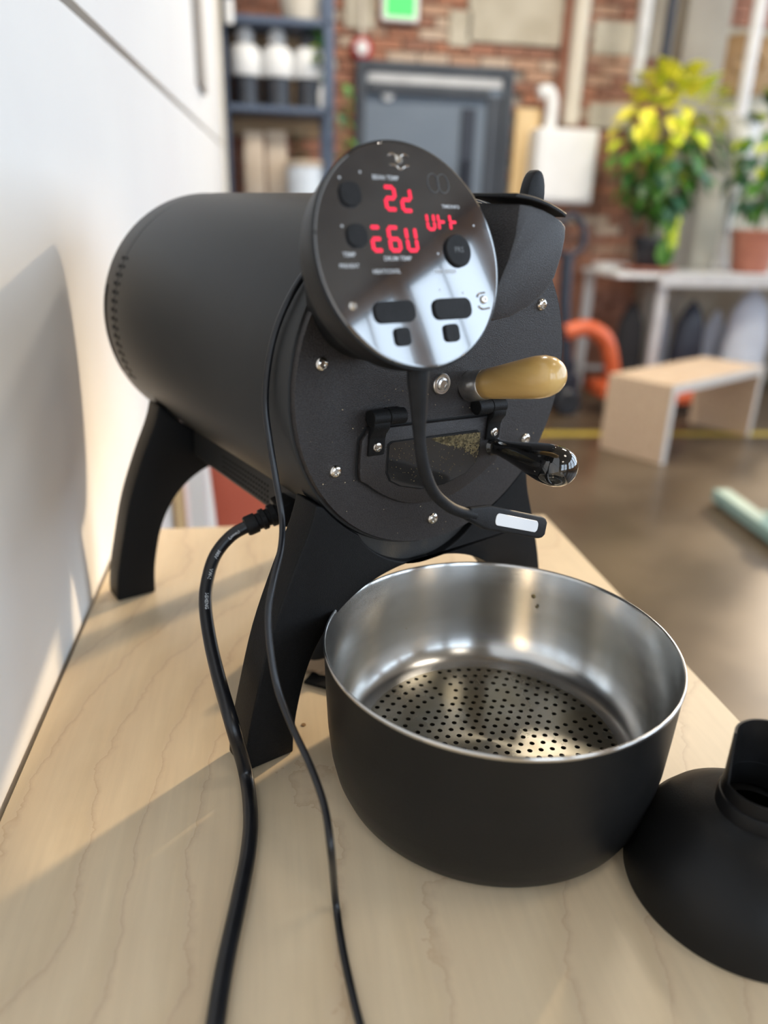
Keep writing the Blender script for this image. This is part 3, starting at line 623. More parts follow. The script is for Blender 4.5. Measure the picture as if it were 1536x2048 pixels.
# rear cap slots, in two rows around the cap and one long one
sl = MB()
for row in range(2):
    for i in range(15):
        a = math.radians(152.5+i*3.95); bb = .3885+.0145*row
        cx, cz = math.cos(a)*(R0-.0004), math.sin(a)*(R0-.0004)
        sl.add([(p.x, p.y, p.z) for p in (frame_M((cx, bb, cz), (math.cos(a), 0, math.sin(a)), (0, 1, 0)) @ V(q) for q in ((-.0034, -.0019, 0), (.0034, -.0019, 0), (.0034, .0019, 0), (-.0034, .0019, 0), (-.0034, -.0019, .0006), (.0034, -.0019, .0006), (.0034, .0019, .0006), (-.0034, .0019, .0006)))],
            [(0,3,2,1),(4,5,6,7),(0,1,5,4),(1,2,6,5),(2,3,7,6),(3,0,4,7)])
rp(sl, 'vent_slots', 'void', kind='stuff')
ls = MB()
for i in range(14):
    a0 = math.radians(166+i*3); a1 = math.radians(166+(i+1)*3); r_ = R0-.0002
    ls.add([(math.cos(a0)*r_, .4265, math.sin(a0)*r_), (math.cos(a1)*r_, .4265, math.sin(a1)*r_), (math.cos(a1)*r_, .4355, math.sin(a1)*r_), (math.cos(a0)*r_, .4355, math.sin(a0)*r_),
            (math.cos(a0)*(r_-.004), .4265, math.sin(a0)*(r_-.004)), (math.cos(a1)*(r_-.004), .4265, math.sin(a1)*(r_-.004)), (math.cos(a1)*(r_-.004), .4355, math.sin(a1)*(r_-.004)), (math.cos(a0)*(r_-.004), .4355, math.sin(a0)*(r_-.004))],
            [(0,1,2,3),(4,7,6,5),(0,4,5,1),(2,6,7,3),(0,3,7,4),(1,5,6,2)])
rp(ls, 'side_slot', 'void')
# face plate
fp = rp(MB().lathe([(.1, .004), (.1335, .004), (.1342, .0035), (.1342, -.003), (.1335, -.0042), (.001, -.0042)], 128, AX), 'face_plate', 'plate', smooth=35)
def screw(l, u, d=.0042, s=1.0, parent=fp, name='screw'):
    Mx = frame_M((l, -d, u), (0, -1, 0), (1, 0, 0)) @ Matrix.Scale(s, 4)
    mb = MB().lathe([(.0052, -.0005), (.0052, .0004), (.0046, .0017), (.0034, .0026), (.0024, .0028), (.0023, .0016), (.001, .0016)], 24, Mx)
    o = rp(mb, name, 'screw', parent, smooth=38)
    return o
def hexa(l, u, d, s, parent):
    Mx = frame_M((l, -d, u), (0, -1, 0), (1, 0, 0)) @ Matrix.Scale(s, 4)
    rp(MB().lathe([(.0017, .0014), (.0017, .0018), (.0001, .0018)], 6, Mx), 'hex_socket', 'void', parent)
for a in (170, 211.5, 270.5, 331, 31.5, 97):
    l, u = .115*math.cos(math.radians(a)), .115*math.sin(math.radians(a))
    s_ = screw(l, u); 
# centre nut
rp(MB().lathe([(.0115, 0), (.0115, .003), (.0105, .0042), (.0088, .0042), (.0082, .003), (.007, .003), (.0066, .0052), (.0045, .0062), (.004, .005), (.001, .005)], 36, frame_M((-.0040, -.004, -.0002), (0, -1, 0)) @ Matrix.Scale(.74, 4)), 'centre_nut', 'steel', fp, smooth=30)
# dust flecks on the plate
du = MB(); r = random.Random(9)
for i in range(150):
    a = r.uniform(0, 6.28); rr = .13*math.sqrt(r.random()); l, u = rr*math.cos(a), rr*math.sin(a)
    if u > -.0: continue
    s_ = r.uniform(.00012, .0004); du.box((l-s_, -.0046, u-s_), (l+s_, -.0042, u+s_))
rp(du, 'dust_flecks', 'dust', kind='stuff')
# legs
def leg_poly(top=True):
    outer = [(-.1705, -.3021), (-.1690, -.285), (-.1615, -.2455), (-.1495, -.1927), (-.1322, -.1434), (-.1174, -.1076), (-.1115, -.0860)]
    inner = [(-.126, -.3021), (-.1255, -.285), (-.1225, -.262), (-.1164, -.2340), (-.1070, -.2105), (-.0930, -.1895), (-.0750, -.1735), (-.0530, -.1620), (-.0270, -.1550), (0, -.1530)]
    def sm(P):
        return [(p.x, p.y) for p in spline([(a, b, 0) for a, b in P], 4)]
    o = sm(outer); i_ = sm(inner)
    arc = []
    n = 30; a0 = math.atan2(-.086, -.1115)+2*math.pi; 
    return o, i_, a0
def arch(b0, b1, name, cres):
    o, inn, a0 = leg_poly()
    topc = []
    aL = a0; aR = 3*math.pi-a0
    n = 40; RR = R0+.0004
    for k in range(1, n):
        a = aL+(aR-aL)*k/n; l, u = RR*math.cos(a), RR*math.sin(a)
        if cres and -.0700 < l < .0520:
            t = (l+.0700)/.1220; dep = .0165*math.sin(math.pi*t)**.55
            u = u-dep
        topc.append((l, u))
    poly = o + topc + [(-x, z) for x, z in o][::-1] + [(-x, z) for x, z in inn] + inn[::-1][1:]
    P = []
    for q in poly:
        if not P or (abs(P[-1][0]-q[0])+abs(P[-1][1]-q[1])) > 1e-5: P.append(q)
    mb = MB().prism(P, b0, b1)
    for v in mb.v:          # feet rest flat on the table
        if v.z < -.28:
            p0 = RM @ V((v.x, v.y, -.3021+HC)); zt_ = -.3021-(p0.z-.0003)/UP.z
            v.z = -.28+(zt_+.28)*(-.28-v.z)/.0221
    return rp(mb, name, 'leg', smooth=40, bevel=.0032, seg=3, angle=50)
fa = arch(-.0015, .030, 'leg_arch', True)
ra = arch(.338, .372, 'leg_arch', False)
# recessed crescent below the face plate
cr = []; n = 24
for k in range(n+1):
    t = k/n; l = -.075+.132*t; cr.append((l, -math.sqrt((R0+.0004)**2-l*l)-.019*max(0, math.sin(math.pi*t))**.55-.001))
for k in range(n, -1, -1):
    t = k/n; l = -.075+.132*t; cr.append((l, -math.sqrt((R0)**2-l*l)+.002))
rp(MB().prism(cr, .006, .028), 'recess', 'leg_dusty', fa, smooth=40)
# belly box between the legs with vent holes and power inlet
bb_ = rp(MB().add([(-.075, .032, -.112), (.075, .032, -.112), (.075, .336, -.112), (-.075, .336, -.112), (-.075, .032, -.147), (.075, .032, -.147), (.075, .336, -.147), (-.075, .336, -.147)],
    [(0,1,2,3),(4,7,6,5),(0,4,5,1),(1,5,6,2),(2,6,7,3),(3,7,4,0)]), 'electronics_box', 'body', bevel=.003)
vh = MB()
for i in range(18):
    for j in range(4):
        vh.lathe([(.0014, 0), (.0014, .0005), (.0001, .0005)], 8, frame_M((-.0749, .150+i*.006, -.1405+j*.0055), (-1, 0, 0)))
rp(vh, 'vent_holes', 'void', bb_, kind='stuff')
rp(MB().box((-.080, .034, -.146), (-.074, .064, -.121)), 'power_inlet', 'void', bb_, bevel=.002)

# hinges, discharge door, window
dpoly = [(p.x-.0068, p.y+.0038) for p in spline([(-.0718, -.042, 0), (-.0718, -.07, 0), (-.064, -.0775, 0), (-.046, -.0895, 0), (-.024, -.0985, 0), (0, -.1015, 0), (.024, -.0985, 0), (.046, -.0895, 0), (.064, -.0775, 0), (.0718, -.07, 0), (.0718, -.042, 0)], 4)] + [(.0587, -.0297), (-.0723, -.0297)]
rp(MB().prism([((x+.0068)*1.018-.0068, (z+.062)*1.03-.062) for x, z in dpoly], -.0046, -.0030), 'door_gap', 'void', fp)
dd_ = rp(MB().prism(dpoly, -.0088, -.0040), 'discharge_door', 'plate', smooth=30, bevel=.0012, seg=2)
wpoly = [(-.0538, -.0437), (-.0508, -.0417), (.0355, -.0412), (.0390, -.0440), (.0410, -.0595), (.0370, -.0690), (.0280, -.0765), (.0060, -.0828), (-.0180, -.0835), (-.0400, -.0780), (-.0500, -.0725), (-.0538, -.0655)]
rp(MB().prism([((x+.0064)*1.03-.0064, (z+.062)*1.05-.062) for x, z in wpoly], -.0094, -.0085), 'window_bezel', 'black', dd_, bevel=.0004, seg=1)
rp(MB().prism(wpoly, -.0098, -.0092), 'window_glass', 'door_glass', dd_)
cf = MB(); r = random.Random(4)
for i in range(1700):
    t = r.random(); l = -.0115+t*.051; top = -.0424; dep = .003+.020*t**1.3*r.random()**.6
    u = top-dep*r.random()-.0002
    if u < -.0424-(.001+.022*t): continue
    s_ = r.uniform(.0002, .0006); cf.box((l-s_, -.0102, u-s_), (l+s_, -.0097, u+s_))
for i in range(170):
    l = r.uniform(-.052, .038); u = r.uniform(-.078, -.043)
    if (abs(l+.006) > .028 and u < -.071): continue
    s_ = .00022; cf.box((l-s_, -.0101, u-s_), (l+s_, -.0097, u+s_))
rp(cf, 'coffee_chaff', 'chaff', dd_, kind='stuff')
def hinge(l0, ls):      # barrel spans l0..l0+.031 ; strap starts at ls
    h = rp(MB().lathe([(.001, 0), (.0058, 0), (.0062, .0004), (.0062, .0144), (.0058, .0148), (.001, .0148)], 24, frame_M((l0, -.0115, -.0205), (1, 0, 0))), 'hinge', 'leg', smooth=40)
    rp(MB().lathe([(.001, .0152), (.0058, .0152), (.0062, .0156), (.0062, .0300), (.0058, .0304), (.001, .0304)], 24, frame_M((l0, -.0115, -.0205), (1, 0, 0))), 'barrel', 'leg', h, smooth=40)
    other = l0 if ls > l0+.005 else l0+.0160
    rp(MB().box((other+.0005, -.0135, -.0232), (other+.0143, -.004, -.0150)), 'hinge_base', 'leg', h, bevel=.001)
    # strap: curls from the barrel down to the door
    prof = [(b, u+.003) for b, u in [(-.0150, -.0215), (-.0170, -.0265), (-.0165, -.0315), (-.0130, -.0360), (-.0118, -.0400), (-.0118, -.0490), (-.0112, -.0528), (-.0088, -.0535), (-.0088, -.0300), (-.0100, -.0240)]]
    mb = MB(); n = len(prof)
    mb.add([(ls+.0005, b, u) for b, u in prof]+[(ls+.0150, b, u) for b, u in prof], [tuple(range(n)), tuple(range(n, 2*n))[::-1]]+[(i, (i+1) % n, (i+1) % n+n, i+n) for i in range(n)])
    rp(mb, 'strap', 'leg', h, bevel=.0009, smooth=40)
    rp(MB().lathe([(.0040, 0), (.0040, .0004), (.0034, .0013), (.002, .0016), (.0018, .0008), (.001, .0008)], 20, frame_M((ls+.0077, -.0118, -.0430), (0, -1, 0))), 'screw', 'screw', h, smooth=40)
hinge(-.0742, -.0742)
hinge(.0300, .0456)

# bean trier with maple handle
hd = V((0, -.102, .030)).normalized(); hb = V((.027, -.004, -.0045))
tr_ = rp(MB().lathe([(.0118, -.0), (.0124, .0006), (.0124, .0185), (.0118, .020), (.0110, .0206), (.001, .0206)], 40, frame_M(hb, hd)), 'trier_ferrule', 'steel', smooth=30)
rp(MB().lathe([(.0112, .0200), (.0119, .0206), (.0124, .03), (.0136, .047), (.0151, .066), (.0155, .075), (.0150, .083), (.0130, .0895), (.0098, .0940), (.0055, .0965), (.001, .0970)], 48, frame_M(hb, hd)), 'wooden_handle', 'maple', tr_, smooth=60, label='pale maple trier handle')
# glossy door knob handle
kb = V((.0575, -.0075, -.0565)); kd = V((0, -.1, .0035)).normalized()
kn_ = rp(MB().lathe([(.0085, 0), (.0085, .002), (.0068, .003), (.0068, .010), (.0074, .015), (.0089, .025), (.0112, .037), (.0138, .050), (.0157, .061), (.0163, .068), (.0159, .075), (.0142, .0810), (.0110, .0855), (.0064, .0882), (.001, .0890)], 56, frame_M(kb, kd)), 'door_knob', 'gloss_black', smooth=60, label='glossy black pear shaped knob')
# bean hopper at the upper right
def HP(P, d): return [(x, -d, z) for x, z in P]
arcpts = [(.132*math.cos(math.radians(a)), .132*math.sin(math.radians(a))) for a in range(88, 64, -3)]
front = [(.0030, .1315), (.0030, .1120), (-.0010, .0956), (-.0080, .0791), (-.0225, .0610), (-.0200, .0560), (-.0080, .0550), (.0080, .0575), (.0257, .0651), (.0394, .0746), (.0477, .0851), (.0518, .1000), (.0528, .1120), (.0519, .1200), (.0460, .1236), (.0380, .1264), (.0280, .1290), (.0150, .1311)]
rp(MB().prism(front, -.060, -.004), 'bean_hopper', 'plate', smooth=35, bevel=.0016, seg=2)
ho = bpy.data.objects['bean_hopper']
lid = MB(); n = 16
def arcp(a, rr, b): return (rr*math.cos(math.radians(a)), b, rr*math.sin(math.radians(a))+.0005)
for k in range(n+1):
    a = 91-22.5*k/n
    for rr in (.1345, .1372):
        for b in (-.061, -.008): lid.v.append(V(arcp(a, rr, b)))
for k in range(n):
    o_ = k*4; p_ = o_+4
    lid.f += [(o_, p_, p_+1, o_+1), (o_+2, o_+3, p_+3, p_+2), (o_, o_+2, p_+2, p_), (o_+1, p_+1, p_+3, o_+3)]
lid.f += [(0, 1, 3, 2), (n*4, n*4+2, n*4+3, n*4+1)]
lo_ = rp(lid, 'hopper_lid', 'rubber', ho, smooth=40, bevel=.0006, seg=1)
# finger tab standing on the lid
fin = []
for k in range(13):
    a = math.pi*k/12; fin.append((.0432+.0092*math.cos(a), .1340+.0225*math.sin(a)**.8 if math.sin(a) > 0 else .1345))
rp(MB().prism(fin, -.036, -.026), 'finger_tab', 'rubber', lo_, smooth=40, bevel=.0022, seg=2)

# ---------------------------------------------------- control panel
PP = V((.0906, .4643, .3995))
e1 = V((0.8973, 0.4414, 0)).normalized(); pn = V((.415, -.844, .339)).normalized(); e1 = (e1-pn*e1.dot(pn)).normalized(); e2 = pn.cross(e1)
iR = RM.inverted()
PM = iR @ Matrix(((e1.x, e2.x, pn.x, PP.x), (e1.y, e2.y, pn.y, PP.y), (e1.z, e2.z, pn.z, PP.z), (0, 0, 0, 1)))
PR = .0681
def pp(mb, name, m, parent, **k): return mb.xf(PM).obj(name, M[m], parent, **k)
ph = pp(MB().lathe([(.001, -.031), (.056, -.031), (.0625, -.0285), (.0662, -.020), (PR+.0004, -.006), (PR+.0012, -.002), (PR+.0012, 0), (PR-.0002, .0004)], 96), 'control_panel', 'black', ro, smooth=50)
pp(MB().lathe([(PR-.0006, -.001), (PR-.0001, .0004), (PR-.0008, .0013), (PR-.002, .0015), (.001, .0015)], 96), 'panel_face', 'panel_glass', ph, smooth=30)
rp(MB().lathe([(.001, -.034), (.046, -.034), (.047, -.028), (.048, 0.0), (.001, .0)], 64, frame_M((-.077, 0, .070), (0, 1, 0))), 'mounting_arm', 'black', ph, smooth=40)
rp(MB().tube([(-.078, -.02, .076), (-.082, -.045, .092)], .043, 40), 'mounting_neck', 'black', ph, smooth=40)
pp(MB().box((-.0065, PR-.001, -.014), (.0065, PR+.0022, -.005)), 'top_clip', 'black', ph, bevel=.001)
def pbox(x, y, w_, h_, r_, z0=.0012, z1=.0034, m='rubber', name='button'):
    P = rrect(w_, h_, r_); n = len(P)
    mb = MB().add([(x+a, y+b, z0) for a, b in P]+[(x+a*.96, y+b*.96, z1) for a, b in P], [tuple(range(n))[::-1], tuple(range(n, 2*n))]+[(i, (i+1) % n, (i+1) % n+n, i+n) for i in range(n)])
    return pp(mb, name, m, ph, smooth=40)
for x, y, w_, h_, r_ in ((-.0395, .0350, .0145, .0140, .0055), (-.0397, .0115, .0140, .0135, .0055), (-.0220, -.0330, .0305, .0132, .0052), (.0228, -.0330, .0310, .0132, .0052), (-.0192, -.0480, .0112, .0112, .003), (.0192, -.0480, .0112, .0112, .003)):
    pbox(x, y, w_, h_, r_)
pp(MB().lathe([(.0102, .001), (.0102, .003), (.0096, .0036), (.001, .0036)], 36, Matrix.Translation((.0347, .0028, 0))), 'round_button', 'rubber', ph, smooth=40)
def psc(x, y):
    pp(MB().lathe([(.0026, .001), (.0026, .0022), (.0018, .0030), (.0012, .0030), (.0011, .0022), (.0003, .0022)], 20, Matrix.Translation((x, y, 0))), 'screw', 'screw', ph, smooth=40)
psc(-.0505, -.0283); psc(.0505, -.0283); psc(0, .0575)
# seven segment digits
def digit(x, y, w_, h_, segs, t=.0021):
    mb = MB(); z0, z1 = .00155, .00185
    def bar(cx, cy, L_, hor):
        a, b = (L_/2, t/2) if hor else (t/2, L_/2)
        P = [(cx-a, cy-b), (cx+a, cy-b), (cx+a, cy+b), (cx-a, cy+b)]
        q = t*.3
        if hor: P = [(cx-a+q, cy-b), (cx+a-q, cy-b), (cx+a, cy), (cx+a-q, cy+b), (cx-a+q, cy+b), (cx-a, cy)]
        else: P = [(cx-b*0-t/2, cy-L_/2+q), (cx, cy-L_/2), (cx+t/2, cy-L_/2+q), (cx+t/2, cy+L_/2-q), (cx, cy+L_/2), (cx-t/2, cy+L_/2-q)]
        n = len(P); mb.add([(a_, b_, z0) for a_, b_ in P]+[(a_, b_, z1) for a_, b_ in P], [tuple(range(n))[::-1], tuple(range(n, 2*n))]+[(i, (i+1) % n, (i+1) % n+n, i+n) for i in range(n)])
    hw, hh = w_/2, h_/2; Lh = w_-t*.2; Lv = hh-t*.2
    D = {'a': (0, hh, Lh, 1), 'g': (0, 0, Lh, 1), 'd': (0, -hh, Lh, 1), 'b': (hw, hh/2, Lv, 0), 'c': (hw, -hh/2, Lv, 0), 'f': (-hw, hh/2, Lv, 0), 'e': (-hw, -hh/2, Lv, 0)}
    for s_ in segs:
        if s_ == 'x': bar(x+hw*.9, y+hh*.5, w_*.35, 1); continue
        cx, cy, L_, hor = D[s_]; bar(x+cx, y+cy, L_, hor)
    pp(mb, 'display_digit', 'red_led', ph)
digit(-.0110, .0340, .0070, .0130, 'abged'); digit(.0008, .0335, .0068, .0130, 'bged')
digit(-.0258, .0100, .0065, .0135, 'aged'); digit(-.0129, .0100, .0070, .0135, 'afgedc'); digit(.0000, .0100, .0068, .0135, 'bcdef')
digit(.0170, .0208, .0052, .0092, 'bcdef', .0017); digit(.0258, .0208, .0050, .0092, 'feg', .0017); digit(.0352, .0208, .0050, .0092, 'feg', .0017)
# printed words
def text_mesh(body, size, m, depth=0):
    cu = bpy.data.curves.new('lettering', 'FONT'); cu.body = body; cu.size = size; cu.align_x = 'CENTER'; cu.align_y = 'CENTER'; cu.resolution_u = 2; cu.offset = size*.012
    o = bpy.data.objects.new('tmp', cu); COL.objects.link(o); bpy.context.view_layer.update()
    me = bpy.data.meshes.new_from_object(o.evaluated_get(bpy.context.evaluated_depsgraph_get())); bpy.data.objects.remove(o)
    me.materials.clear(); me.materials.append(m); return me
def word(s_, x, y, size, m='print'):
    me = text_mesh(s_, size, M[m]); me.transform(PM @ Matrix.Translation((x, y, .0017)))
    link('lettering', me, ph)
word('BEAN TEMP', -.0120, .0458, .0037); word('TIME/INFO', .0350, .0303, .0031); word('DRUM TEMP', -.0127, -.0016, .0037)
word('TEMP', -.0468, .0008, .0036); word('PREHEAT', -.0480, -.0056, .0033); word('HEAT/COOL', -.0224, -.0091, .0036); word('FAN SPEED', .0225, -.0099, .0036)
me = text_mesh('PRS', .0048, M['print_grey']); me.transform(PM @ Matrix.Translation((.0347, .0030, .0038))); link('lettering', me, ph)
for x, y in ((-.0296, .0483), (-.0445, .0444), (-.0484, .0171), (.0157, -.0209), (.0341, -.0233), (.0188, .0013), (.0520, .0190)):
    pp(MB().lathe([(.0007, .0015), (.0007, .0017), (.0001, .0017)], 10, Matrix.Translation((x, y, 0))), 'indicator_dot', 'print', ph)
for x in (.0240, .0318):   # two interlocked oval outlines
    P = [(x+.0044*math.cos(t_*math.pi/16), .0445+.0058*math.sin(t_*math.pi/16), .0017) for t_ in range(33)]
    pp(MB().tube(P, .00022, 6), 'oval_mark', 'print_grey', ph)
# worn silver marks around the top and right screws
for cx, cy, P in ((0, .0575, [[(-.0075, .002), (-.004, .003), (0, .001), (.004, .003), (.0075, .002)], [(-.007, -.0035), (-.003, -.004), (0, -.006), (.004, -.004), (.007, -.0035)]]), (.0505, -.0283, [[(-.005, -.004), (-.002, -.006), (.004, -.0055)], [(-.005, .002), (-.003, .004), (.002, .0045)]])):
    for q in P: pp(MB().tube(spline([(cx+a, cy+b, .0016) for a, b in q], 4), .0006, 6), 'silver_mark', 'screw', ph, smooth=50)

# ------------------------------------------------------------------ usb lamp plugged in under the panel
def LW(l, d, u): return L2W(l, -d, u)
lp_pts = [LW(-.0800, .070, .0300), LW(-.0800, .071, .0180), LW(-.0785, .072, .0020), LW(-.0765, .073, -.0180), LW(-.0720, .074, -.0380), LW(-.0620, .075, -.0580), LW(-.0470, .076, -.0715), LW(-.0330, .077, -.0785), LW(-.0220, .077, -.0825)]
sp = spline(lp_pts, 6)
ul = empty('usb_lamp', lp_pts[0]); tag(ul, 'black flexible usb light with a white strip plugged in below the control panel', 'lamp')
IU = Matrix.Translation(-lp_pts[0])
def up_(mb, name, m, **k): return mb.xf(IU).obj(name, M[m], ul, **k)
rad = []
for i in range(len(sp)):
    t = i/(len(sp)-1); rad.append(.0074 if t < .10 else (.0074-.0032*min(1, (t-.10)/.27)))
up_(MB().tube(sp, rad, 20), 'gooseneck', 'rubber', smooth=50)
hA = LW(-.0300, .077, -.0795); hB = LW(.0631, .072, -.1102); ax_ = (hB-hA).normalized()
nrm = (CAM-(hA+hB)/2).normalized(); nrm = (nrm-ax_*nrm.dot(ax_)).normalized(); upd = nrm.cross(ax_)
LN = (hB-hA).length
P = []
for k in range(0, 40):
    t = k/39; x = -LN/2+LN*t
    h_ = .0045+.0047*min(1, max(0, (t-.0)/.22))
    if t > .90: h_ *= math.sqrt(max(0.02, 1-((t-.90)/.10)**2))*.5+.5
    P.append((x, h_))
poly = [(x, h_) for x, h_ in P]+[(x, -h_) for x, h_ in P[::-1]]
Mh = Matrix(((ax_.x, nrm.x, upd.x, ((hA+hB)/2).x), (ax_.y, nrm.y, upd.y, ((hA+hB)/2).y), (ax_.z, nrm.z, upd.z, ((hA+hB)/2).z), (0, 0, 0, 1)))
up_(MB().prism(poly, -.0035, .0035).xf(Mh), 'lamp_head', 'rubber', smooth=40, bevel=.002, seg=3, angle=60)
P = rrect(.0545, .0094, .0036); up_(MB().prism([(a+.0085, b) for a, b in P], .0033, .0041).xf(Mh), 'light_strip', 'led_strip', smooth=40, bevel=.0003, seg=1)

# ------------------------------------------------------------------ cooling bowl
BX = V((.1690, .4625, 0))
bw = empty('cooling_bowl', BX); tag(bw, 'black steel cooling bowl with a perforated bottom below the roaster', 'bowl')
prof_o = [(.112, .0), (.1165, .0012), (.1205, .006), (.1250, .0165), (.1285, .032), (.1310, .055), (.1325, .085), (.1338, .1205), (.1343, .1225)]
MB().lathe([(.001, 0)]+prof_o+[(.1325, .1225)], 128).obj('outer_shell', M['bowl_out'], bw, smooth=40)
MB().lathe([(.1340, .1220), (.1347, .1232), (.1347, .1248), (.1342, .1257), (.1334, .1258), (.1327, .1250), (.1322, .1225), (.1312, .10), (.1300, .075), (.1275, .056), (.1235, .0435), (.1180, .0355), (.1110, .0312), (.1040, .0300)], 160).obj('steel_liner', M['brushed'], bw, smooth=60)
# perforated plate: real holes
pts = []; cons = []; hs = []
hr = .00215
def addh(x, y):
    for (a, b) in hs:
        if (a-x)**2+(b-y)**2 < (.0078)**2: return
    hs.append((x, y))
for ring in range(4):
    rr = .1000-.0100*ring
    for s_ in range(4):
        a0 = math.radians(90*s_+15.5+4.5*.1/rr); a1 = math.radians(90*s_+105.5-4.5*.1/rr)
        n = int((a1-a0)*rr/.0092)
        for i in range(n+1):
            a = a0+(a1-a0)*i/n; addh(rr*math.cos(a), rr*math.sin(a))
for i in range(-12, 13):
    for j in range(-12, 13):
        x = (i+.5*(j % 2))*.0094; y = j*.0083
        if x*x+y*y < .0635**2: addh(x, y)
NO = 72
pts = [V((.1042*math.cos(2*math.pi*i/NO), .1042*math.sin(2*math.pi*i/NO))) for i in range(NO)]
faces_in = [list(range(NO))]
for (x, y) in hs:
    s0 = len(pts); pts += [V((x+hr*math.cos(2*math.pi*i/10), y+hr*math.sin(2*math.pi*i/10))) for i in range(10)]
    faces_in.append(list(range(s0, s0+10)))
ov, oe, of, _, _, orig = mgeo.delaunay_2d_cdt(pts, [], faces_in, 0, 1e-7)
fl = [tuple(f) for f, og in zip(of, orig) if list(og) == [0] and len(f) >= 3]
me = bpy.data.meshes.new('perforated_bottom'); me.from_pydata([(v.x, v.y, .0300) for v in ov], [], fl)
bm = bmesh.new(); bm.from_mesh(me); bmesh.ops.recalc_face_normals(bm, faces=bm.faces)
if bm.faces[0].normal.z < 0: bmesh.ops.reverse_faces(bm, faces=bm.faces)
g = bmesh.ops.extrude_face_region(bm, geom=bm.faces[:]); 
for v in [x for x in g['geom'] if isinstance(x, bmesh.types.BMVert)]: v.co.z -= .0014
bmesh.ops.recalc_face_normals(bm, faces=bm.faces)
bm.to_mesh(me); bm.free(); me.materials.append(M['perf']); link('perforated_bottom', me, bw)
MB().lathe([(.001, .022), (.105, .022)], 48).obj('inner_tray', M['void'], bw)
# a few dried spots on the liner
for a_, z_, s_ in ((58, .098, .0022), (56, .089, .0016), (112, .066, .0012), (101, .064, .0009)):
    a_ = math.radians(a_); rr = .1308 if z_ > .09 else .1290
    MB().lathe([(1, 0), (.6, .2), (.001, .25)], 10, frame_M((rr*math.cos(a_), rr*math.sin(a_), z_), (-math.cos(a_), -math.sin(a_), 0)) @ Matrix.Scale(s_, 4)).obj('dried_spot', M['chaff'], bw)

# ------------------------------------------------------------------ black funnel at lower right
fn = empty('black_funnel', (.311, .333, 0)); tag(fn, 'black dome funnel with an open cut neck at the lower right corner of the table', 'funnel')
MB().lathe([(.0715, .0004), (.0761, .0004), (.0763, .003), (.0752, .012), (.0720, .025), (.0665, .037), (.0590, .047), (.0490, .0540), (.0400, .0590), (.0270, .0635), (.0245, .066),
            (.0225, .066), (.027, .0605), (.0480, .053), (.0640, .036), (.0715, .014)], 96).obj('dome', M['bowl_out'], fn, smooth=50)
MB().lathe([(.0222, .060), (.0260, .0620), (.0260, .0740), (.0252, .0752), (.0243, .0755), (.0241, .0830), (.0239, .0848), (.0230, .0852), (.0222, .0842)], 72).obj('neck_ring', M['black'], fn, smooth=35)
nk = MB(); n = 40; a0, a1 = math.radians(0), math.radians(172)
for k in range(n+1):
    a = a0+(a1-a0)*k/n; ht = .0845+.034*min(1, math.sin(math.pi*k/n)*3.0)
    for rr, z in ((.0238, .0660), (.0238, ht), (.0223, ht), (.0223, .0660)): nk.v.append(V((rr*math.cos(a), rr*math.sin(a), z)))
for k in range(n):
    o_ = 4*k; p_ = o_+4
    nk.f += [(o_, p_, p_+1, o_+1), (o_+1, p_+1, p_+2, o_+2), (o_+2, p_+2, p_+3, o_+3), (o_+3, p_+3, p_, o_)]
nk.f += [(0, 1, 2, 3), (4*n+3, 4*n+2, 4*n+1, 4*n)]
nk.obj('cut_neck', M['black'], fn, smooth=40)

# ------------------------------------------------------------------ power cord
def depth_pt(px, py, dep): return CAM + ray(px, py)*dep
CR = .0056
def tab(px, py, z=CR): return at_z(px, py, z)
c0 = L2W(-.098, .049, -.134)
cpts = [depth_pt(500, 1050, .655), depth_pt(462, 1072, .652), depth_pt(430, 1112, .648), depth_pt(414, 1165, .640), depth_pt(411, 1215, .630), depth_pt(421, 1285, .612), depth_pt(440, 1365, .585), depth_pt(466, 1455, .558), tab(491, 1545, .010), tab(501, 1625, CR), tab(497, 1700, CR), tab(478, 1800, CR), tab(450, 1930, CR), tab(431, 2048, CR), tab(420, 2150, CR), tab(412, 2300, CR), tab(440, 2500, CR)]
csp = spline(cpts, 8)
pc = empty('power_cord', cpts[0]); tag(pc, 'thick black power cord plugged into the side of the roaster', 'cord')
IC = Matrix.Translation(-cpts[0])
def cc(mb, name, m, **k): return mb.xf(IC).obj(name, M[m], pc, **k)
cc(MB().tube(csp, CR, 20), 'cable', 'cord', smooth=60)
pa = cpts[0]; pb = depth_pt(550, 1028, .662); pd = (pb-pa).normalized()
cc(MB().lathe([(.001, -.004), (.0085, -.004), (.0092, -.002), (.0092, .006), (.0076, .007), (.0076, .010), (.0096, .011), (.0098, .015), (.0080, .016), (.0080, .0185), (.0102, .0195), (.0104, .0245), (.0086, .0255), (.0086, .03), (.001, .03)], 28, frame_M(pa, pd)), 'strain_relief', 'rubber', smooth=30)
Mp = frame_M(pa+pd*.038, pd, UP)
mbp = MB().box((-.011, -.0145, -.012), (.011, .0145, .014)); mbp.xf(Mp); cc(mbp, 'plug_body', 'black', bevel=.003, smooth=40)
pin = L2W(-.078, .049, -.134)
cc(MB().tube([pa+pd*.045, pin], .0095, 4), 'plug_nose', 'black')
